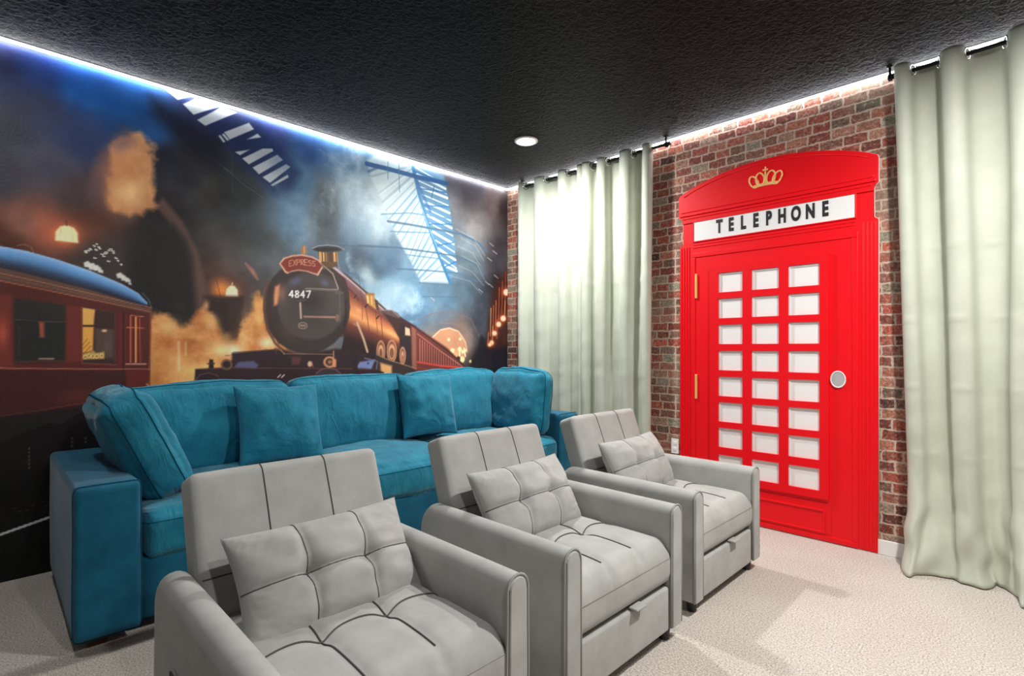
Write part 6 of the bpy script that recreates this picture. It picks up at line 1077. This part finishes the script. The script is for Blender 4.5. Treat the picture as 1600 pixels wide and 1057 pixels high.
curtain('curtain', [.255, .33, .459, .591, .74, .84, .951, 1.015], 1, .012, 'pale green curtain panel nearest the mural, behind the sofa arm', 'pale green grommet curtains', 1, .046, nz=110)
curtain('curtain', [1.004, 1.098, 1.156, 1.25, 1.372, 1.485, 1.578, 1.655], 1, .012, 'pale green curtain panel beside the red telephone box on its left', 'pale green grommet curtains', 2, .050, (0, -.02), nz=110)
curtain('curtain', [3.146, 3.226, 3.342, 3.45, 3.599, 3.72, 3.86, 3.98, 4.12, 4.26, 4.40, 4.54, 4.66], 1, .006, 'pale green curtain hanging to the floor right of the telephone box', 'pale green grommet curtains', 3, .060, (.075, 0), .16, 170)
def rod(x0, x1, brs, label):
    t = thing('curtain_rod', ((x0+x1)/2, ROD_Y, ROD_Z), label, 'curtain rod', 'black curtain rods'); cx = (x0+x1)/2
    obj('pole', tubes([[(x0-cx, 0, 0), (x1-cx, 0, 0)]], .0105, 12), M['rod'], t)
    for x in (x0, x1): obj('end_cap', tubes([[(x-cx-.012, 0, 0), (x-cx+.012, 0, 0)]], .0155, 12), M['rod'], t)
    for x in brs:
        bm = bmesh.new(); add_box(bm, x-cx-.014, x-cx+.014, -.014, .014, RH-ROD_Z-.006, RH-ROD_Z-.0005, .001); add_box(bm, x-cx-.006, x-cx+.006, -.006, .006, .008, RH-ROD_Z-.004, .001); add_box(bm, x-cx-.010, x-cx+.010, -.016, .016, -.018, .012, .003)
        obj('bracket', frombm(bm), M['rod'], t, False)
rod(.262, 1.786, (.29, 1.765), 'black curtain rod over the two curtain panels left of the telephone box')
rod(3.135, 4.72, (3.128, 4.70), 'black curtain rod over the curtain right of the telephone box')

# ------------------------------------------------------------ teal sofa
SX0, SX1 = .07, 1.112; SY0, SY1 = -3.405, -.30
sofa = thing('sofa', (.6, (SY0+SY1)/2, 0), 'long teal three-seat sofa along the mural wall', 'sofa')
SC = Vector((.6, (SY0+SY1)/2, 0))
def sp(name, me, mat, loc, parent=sofa, base=SC, rot=None):
    o = obj(name, me, mat, parent); o.location = Vector(loc)-base
    if rot: o.rotation_euler = rot
    return o
def arm(cy, w, h, seed):
    fn = soft_fn(SX1-SX0, w, h-.045, .022, (.004, .004, .006), .004, 3, seed)
    a = sp('arm', soft_box(fn, 24), M['teal_shaded'], ((SX0+SX1)/2, cy, (h+.045)/2))
    P = [seam_loop(fn, 0, .965, lift=.001)]
    sm = obj('seam', tubes(P, .0022, 5, True), M['teal_seam'], a)
arm(SY0+.100, .218, .648, 1); arm(SY1-.112, .224, .675, 2)
fn = soft_fn(SX1-SX0-.05, SY1-SY0-.43, .265, .018, (.006, 0, 0), .002, 3, 5)
sp('base', soft_box(fn, 24), M['teal_shaded'], ((SX0+SX1)/2-.012, (SY0+SY1)/2-.003, .05+.1325))
fn = soft_fn(.16, SY1-SY0-.43, .50, .03, (.006, 0, .004), .003, 3, 6)
sp('back_frame', soft_box(fn, 24), M['teal_shaded'], (SX0+.09, (SY0+SY1)/2-.003, .52))
for (x, y) in ((1.02, SY0+.07), (1.02, SY1-.07), (.16, SY0+.07), (.16, SY1-.07), (1.02, -1.86)):
    o = obj('leg', box(-.035, .035, -.03, .03, 0, .05, .004), M['brownleg'], sofa, False); o.location = Vector((x, y, 0))-SC
sy = [-3.188, -2.302, -1.416, -.53]
for i in range(3):
    cy = (sy[i]+sy[i+1])/2; wd = sy[i+1]-sy[i]+.004
    zt = (.512, .530, .515)[i]
    def post(q, p, i=i):
        if p[0] > 0: q.x += .010*p[0]**4
        return q
    fn = soft_fn(.86, wd, .205, .055, (.022, .0, .048), .012, 5, 11+i, post)
    c = sp('seat_cushion', soft_box(fn, 34), M['teal'], (.665, cy, zt-.115))
    obj('seam', tubes([seam_loop(fn, 2, .62, lift=.001)], .0026, 5, True), M['teal_seam'], c)
    # back cushion, leaning on the back frame
    fn = soft_fn(.20, wd, .50, .065, (.055, .0, .026), .012, 5, 21+i)
    b = sp('back_cushion', soft_box(fn, 34), M['teal'], (.355, cy, (.728, .738, .748)[i]), rot=(0, -.16, 0))
    obj('seam', tubes([seam_loop(fn, 0, .72, lift=.001)], .0026, 5, True), M['teal_seam'], b)

def throw(hw, hh, T, c=.08, seed=0, wr=.01, tuft=False, n=40):
    """knife-edged pillow in the x (width) / z (height) plane, thickness along y"""
    vx = (-1/3, 1/3); hz = (0.0,)
    def f(u, v, s):
        t = T*(max(0, (1-u*u))*max(0, (1-v*v)))**.46
        if tuft:
            for a in vx: t *= 1-.20*math.exp(-((u-a)/.045)**2)
            for a in hz: t *= 1-.17*math.exp(-((v-a)/.06)**2)
            for a in vx:
                for b in hz: t *= 1-.42*math.exp(-(((u-a)*hw)**2+((v-b)*hh)**2)/.0011)
        e = 1-c*(1-v*v)*abs(u)**2; g = 1-c*1.1*(1-u*u)*abs(v)**2
        x = hw*u*e; z = hh*v*g
        rim = max(abs(u), abs(v))
        w2 = noise.noise(Vector((u*3+seed, v*3, s*2+seed)))+.6*noise.noise(Vector((u*9*(1+abs(v)), v*9, s+seed*2)))*rim**3
        return Vector((x, s*(t+wr*w2*(1-rim**10)) , z))
    V = []; F = []
    g = lambda t: math.sin((t*2-1)*PI/2)
    for s in (-1, 1):
        b = len(V)
        for j in range(n+1):
            for i in range(n+1): V.append(f(g(i/n), g(j/n), s))
        for j in range(n):
            for i in range(n):
                q = (b+j*(n+1)+i, b+j*(n+1)+i+1, b+(j+1)*(n+1)+i+1, b+(j+1)*(n+1)+i); F.append(q if s < 0 else q[::-1])
    me = weld(V, F, 2e-4); lines = []
    if tuft:
        m = 40
        for s in (-1,):
            for a in vx: lines.append([f(a, math.sin((-1+2*k/m)*PI/2), s)+Vector((0, s*.0005, 0)) for k in range(1, m)])
            for a in hz: lines.append([f(math.sin((-1+2*k/m)*PI/2), a, s)+Vector((0, s*.0005, 0)) for k in range(1, m)])
    rimline = []
    for (a, b, c_, d) in ((-1, -1, 1, -1), (1, -1, 1, 1), (1, 1, -1, 1), (-1, 1, -1, -1)):
        for k in range(24): q = k/24; rimline.append(f(a+(c_-a)*q, b+(d-b)*q, 1))
    return me, lines, rimline
def loose(name, loc, rot, me, rim, lab, grp, mat=None, rimr=.003):
    t = thing(name, loc, lab, 'cushion', grp); t.rotation_mode = 'XYZ'; t.rotation_euler = rot
    c = obj('cover', me, mat or M['teal'], t); obj('piping', tubes([rim], rimr, 5, True), M['teal_seam'], t); return t
G = 'loose teal cushions on the sofa'
me, _, rim = throw(.232, .228, .105, .065, 3, .012)
loose('throw_pillow', (.60, -2.44, .750), (-.28, 0, PI/2-.08), me, rim, 'square teal throw pillow between the left and middle back cushions of the sofa', G)
me, _, rim = throw(.215, .226, .10, .065, 8, .012)
loose('throw_pillow', (.58, -1.385, .778), (-.26, 0, PI/2-.14), me, rim, 'square teal throw pillow between the middle and right back cushions of the sofa', G)
# two boxy cushions leaning on the arms
def boxy(loc, rot, size, lab, seed, wr=.014):
    t = thing('arm_cushion', loc, lab, 'cushion', G); t.rotation_euler = rot
    fn = soft_fn(*size, .062, (.020, .040, .028), wr, 6, seed)
    obj('cover', soft_box(fn, 36), M['teal'], t)
    obj('piping', tubes([seam_loop(fn, 1, -.62, lift=.002), seam_loop(fn, 1, .62, lift=.002)], .0032, 5, True), M['teal_seam'], t)
boxy((.66, -3.140, .750), (.42, 0, 0), (.60, .19, .49), 'boxy teal cushion tilted over the near left arm of the sofa', 31, .012)
boxy((.76, -.60, .765), (-.10, 0, -.06), (.60, .14, .49), 'boxy wrinkled teal cushion upright against the far right arm of the sofa', 37, .012)

# ------------------------------------------------------------ grey armchairs
def armchair(cx, cy, rz, label, pocket=False):
    t = thing('armchair', (cx, cy, 0), label, 'armchair', 'grey velvet armchairs in a row', rz)
    W = .76; AW = .086; AH = .550; XB, XF = -.395, .368
    for s in (-1, 1):
        yc = s*(W/2-AW/2)
        # arm: rounded top section swept from back to front, back top corner rounded
        def sec(x, top, bot=.062, pad=0, y_=0):
            P = []; r = AW/2+pad-.003; zc = top-r
            P.append((x, -r, bot)); P.append((x, -r-.002, (bot+zc)/2))
            for k in range(11): a = PI-PI*k/10; P.append((x, r*math.cos(a), zc+r*math.sin(a)))
            P.append((x, r+.002, (bot+zc)/2)); P.append((x, r, bot)); return P
        prof = []
        R = .07
        for k in range(7): a = PI/2*k/6; prof.append((XB+R-R*math.cos(a), AH-R+R*math.sin(a)))
        nx = 12
        for k in range(1, nx+1): prof.append((XB+R+(XF-XB-R)*k/nx, AH))
        V = []; F = []
        for q, (x, top) in enumerate(prof):
            pad = .0025*math.sin(PI*min(1, max(0, (x-XB)/(XF-XB))))
            if q == len(prof)-1: pad = -.002
            V += [Vector((p[0], p[1], p[2])) for p in sec(x, top, pad=pad)]
        m = 15
        for q in range(len(prof)-1):
            for k in range(m-1): F.append((q*m+k, (q+1)*m+k, (q+1)*m+k+1, q*m+k+1))
            F.append((q*m+m-1, (q+1)*m+m-1, (q+1)*m, q*m))
        F.append(tuple(range(m))); F.append(tuple((len(prof)-1)*m+k for k in range(m-1, -1, -1)))
        bm = bmesh.new(); vs = [bm.verts.new(v) for v in V]
        for f in F: bm.faces.new([vs[i] for i in f])
        a = sharp(obj('arm', frombm(bm), M['grey'], t), 50); a.location = (0, yc, 0)
        for x_, in ((XF,), ):
            loop = [Vector(p)+Vector((0, 0, 0)) for p in sec(x_, AH, pad=.001)]
            obj('piping', tubes([loop], .0042, 6), M['piping'], a)
            loop = [Vector((p[0]+.0012, p[1]*.86, AH-.002-(AH-p[2])*.999-.008 if p[2] > .3 else p[2])) for p in sec(x_, AH, pad=.001)]
            obj('stitching', tubes([loop], .0016, 5), M['stitch'], a)
        # padded front face
        bm = bmesh.new(); fp = [(p[1]*.9, p[2]-.005 if p[2] > .3 else p[2]) for p in sec(0, AH)]
        vs = [bm.verts.new((XF+.000, y, z)) for y, z in fp]+[bm.verts.new((XF+.006, y*.86, z-.004 if z > .3 else z)) for y, z in fp]; k_ = len(fp)
        bm.faces.new(vs[k_:]); 
        for i in range(k_): bm.faces.new((vs[i], vs[(i+1) % k_], vs[(i+1) % k_+k_], vs[i+k_]))
        obj('front_face', frombm(bm), M['grey'], a, False)
        if pocket and s < 0:
            pk = obj('side_pocket', box(-.16, .20, -AW/2-.007, -AW/2+.004, .10, .36, .004), M['grey'], a); sharp(pk)
            obj('piping', tubes([[(-.16, -AW/2-.007, .105), (-.16, -AW/2-.008, .36), (.20, -AW/2-.008, .36), (.20, -AW/2-.007, .105)]], .003, 6), M['stitch'], pk)
    iw = W/2-AW
    obj('body', box(XB+.03, .315, -iw+.002, iw-.002, .075, .27, .006), M['grey'], t, False)
    # seat: tufted cushion
    X0, X1, Y1 = -.27, .352, iw-.003; ZT = .405; tx = (.02,); ty = (-.333, .333)
    def seat_pt(u, v):     # u 0..1 back-front, v -1..1
        x = X0+(X1-X0)*u; e = .045
        z = ZT+.016*(1-v**4)*(1-(2*u-1)**4)
        un = 2*u-1
        cells = 1
        for a in ty: cells *= 1-.55*math.exp(-((v-a)/.07)**2)
        for a in (.12,): cells *= 1-.40*math.exp(-((un-a)/.10)**2)
        z += .014*cells
        for a in ty: z -= .014*math.exp(-((v-a)**2*.084+((un-.12)**2*.097))/.0016)
        yy = v*Y1
        d = max(0, (abs(v)-.90)/.10); z -= .022*d*d
        if u > .93: k = (u-.93)/.07; z -= .030*k*k*1.0
        return Vector((x, yy, z))
    nu, nv = 50, 84; V = []; F = []
    cols = []
    for j in range(nv+1):
        v = -1+2*j/nv; row = [seat_pt(i/nu, v) for i in range(nu+1)]
        p = row[-1]; row += [Vector((X1+.010, p.y, p.z-.012)), Vector((X1+.014, p.y, .34)), Vector((X1+.014, p.y, .285)), Vector((X1+.008, p.y*.997, .255)), Vector((X1-.008, p.y*.99, .242)), Vector((X1-.03, p.y*.98, .240)), Vector((X0, p.y*.98, .240)), ]
        cols.append(row)
    m = len(cols[0])
    for row in cols: V += row
    for j in range(nv):
        for i in range(m): a = j*m+i; b = j*m+(i+1) % m; F.append((a, b, b+m, a+m))
    F.append(tuple(range(m))); F.append(tuple(nv*m+i for i in range(m-1, -1, -1)))
    st_ = sharp(obj('seat', weld(V, F), M['grey'], t), 60)
    up = Vector((0, 0, .0018)); Ls = []
    for a in ty: Ls.append([seat_pt(k/40, a)+up for k in range(38)])
    Ls.append([seat_pt(.555-.030*abs(math.sin(v_*PI*1.5+PI/2))**.8, v_)+up for v_ in [-.97+1.94*k/50 for k in range(51)]])
    obj('stitching', tubes(Ls, .0024, 6), M['stitch'], st_)
    obj('front_piping', tubes([[(X1+.0135, -Y1*.985, .345), (X1+.0145, 0, .347), (X1+.0135, Y1*.985, .345)]], .0016, 5), M['piping'], st_)
    # pull-out bed box
    fp = obj('front_panel', box(.30, .362, -iw+.004, iw-.004, .052, .228, .010, 3), M['grey'], t); sharp(fp, 60)
    tb = obj('pull_tab', box(.350, .388, -.034, .034, .228, .237, .004), M['grey'], t); tb.location = (.0, .045, .004)
    # backrest: slab leaning back, seams on its front
    ln, th, wd = .472, .115, .625; lean = math.radians(20)
    piv = Vector((-.215, 0, .37))
    def bpost(q, p): return q
    bf = soft_fn(th, wd, ln, .026, (.010, .002, .004), .0015, 4, 3)
    b = obj('backrest', soft_box(bf, 30), M['grey'], t)
    b.rotation_euler = (0, -lean, 0); off = Matrix.Rotation(-lean, 3, 'Y') @ Vector((-th/2, 0, ln/2)); b.location = piv+off+Vector((0, .015, 0))
    Ls = []
    for a in (-.333, .333):
        Ls.append([bf([1, a, q])+Vector((.0006, 0, 0)) for q in [-.95+1.9*k/30 for k in range(31)]]+[bf([q, a, 1])+Vector((0, 0, .0006)) for q in (.8, .6, .4, .1, -.3, -.7)])
    Ls.append([bf([1, q, -.30])+Vector((.0006, 0, 0)) for q in [-.97+1.94*k/30 for k in range(31)]])
    obj('stitching', tubes(Ls, .0023, 6), M['stitch'], b)
    for (x, y) in ((.325, -.315), (.325, .315), (-.31, -.315), (-.31, .315)):
        bm = bmesh.new(); bmesh.ops.create_cone(bm, cap_ends=True, segments=20, radius1=.020, radius2=.027, depth=.0655)
        for v in bm.verts: v.co.z += .0325
        lg = obj('leg', frombm(bm), M['blackplastic'], t); sharp(lg); lg.location = (x, y, 0)
    return t
armchair(2.305, -2.928, 0, 'grey velvet armchair nearest the camera, cut off by the bottom edge', True)
armchair(2.300, -2.000, 0, 'grey velvet armchair in the middle of the row of three')
armchair(2.275, -1.075, 0, 'grey velvet armchair farthest away, beside the red telephone box')
for (x, y, z, rx, ry, rz, s, lab) in ((2.19, -2.905, .518, -.56, 0, .03, 1, 'tufted grey lumbar pillow on the armchair nearest the camera'),
                        (2.165, -2.005, .540, -.52, 0, .03, 4, 'tufted grey lumbar pillow on the middle armchair'),
                        (2.140, -1.085, .540, -.50, 0, .04, 6, 'tufted grey lumbar pillow on the armchair beside the telephone box')):
    me, lines, rim = throw(.282, .164, .098, .065, s, .009, True, 74)
    t = thing('lumbar_pillow', (x, y, z), lab, 'cushion', 'tufted lumbar pillows on the armchairs'); t.rotation_mode = 'XYZ'; t.rotation_euler = (rx, ry, PI/2+rz)
    c = obj('cover', me, M['grey'], t); obj('stitching', tubes(lines, .0022, 6), M['stitch'], t); obj('piping', tubes([rim], .0024, 5, True), M['piping'], t)
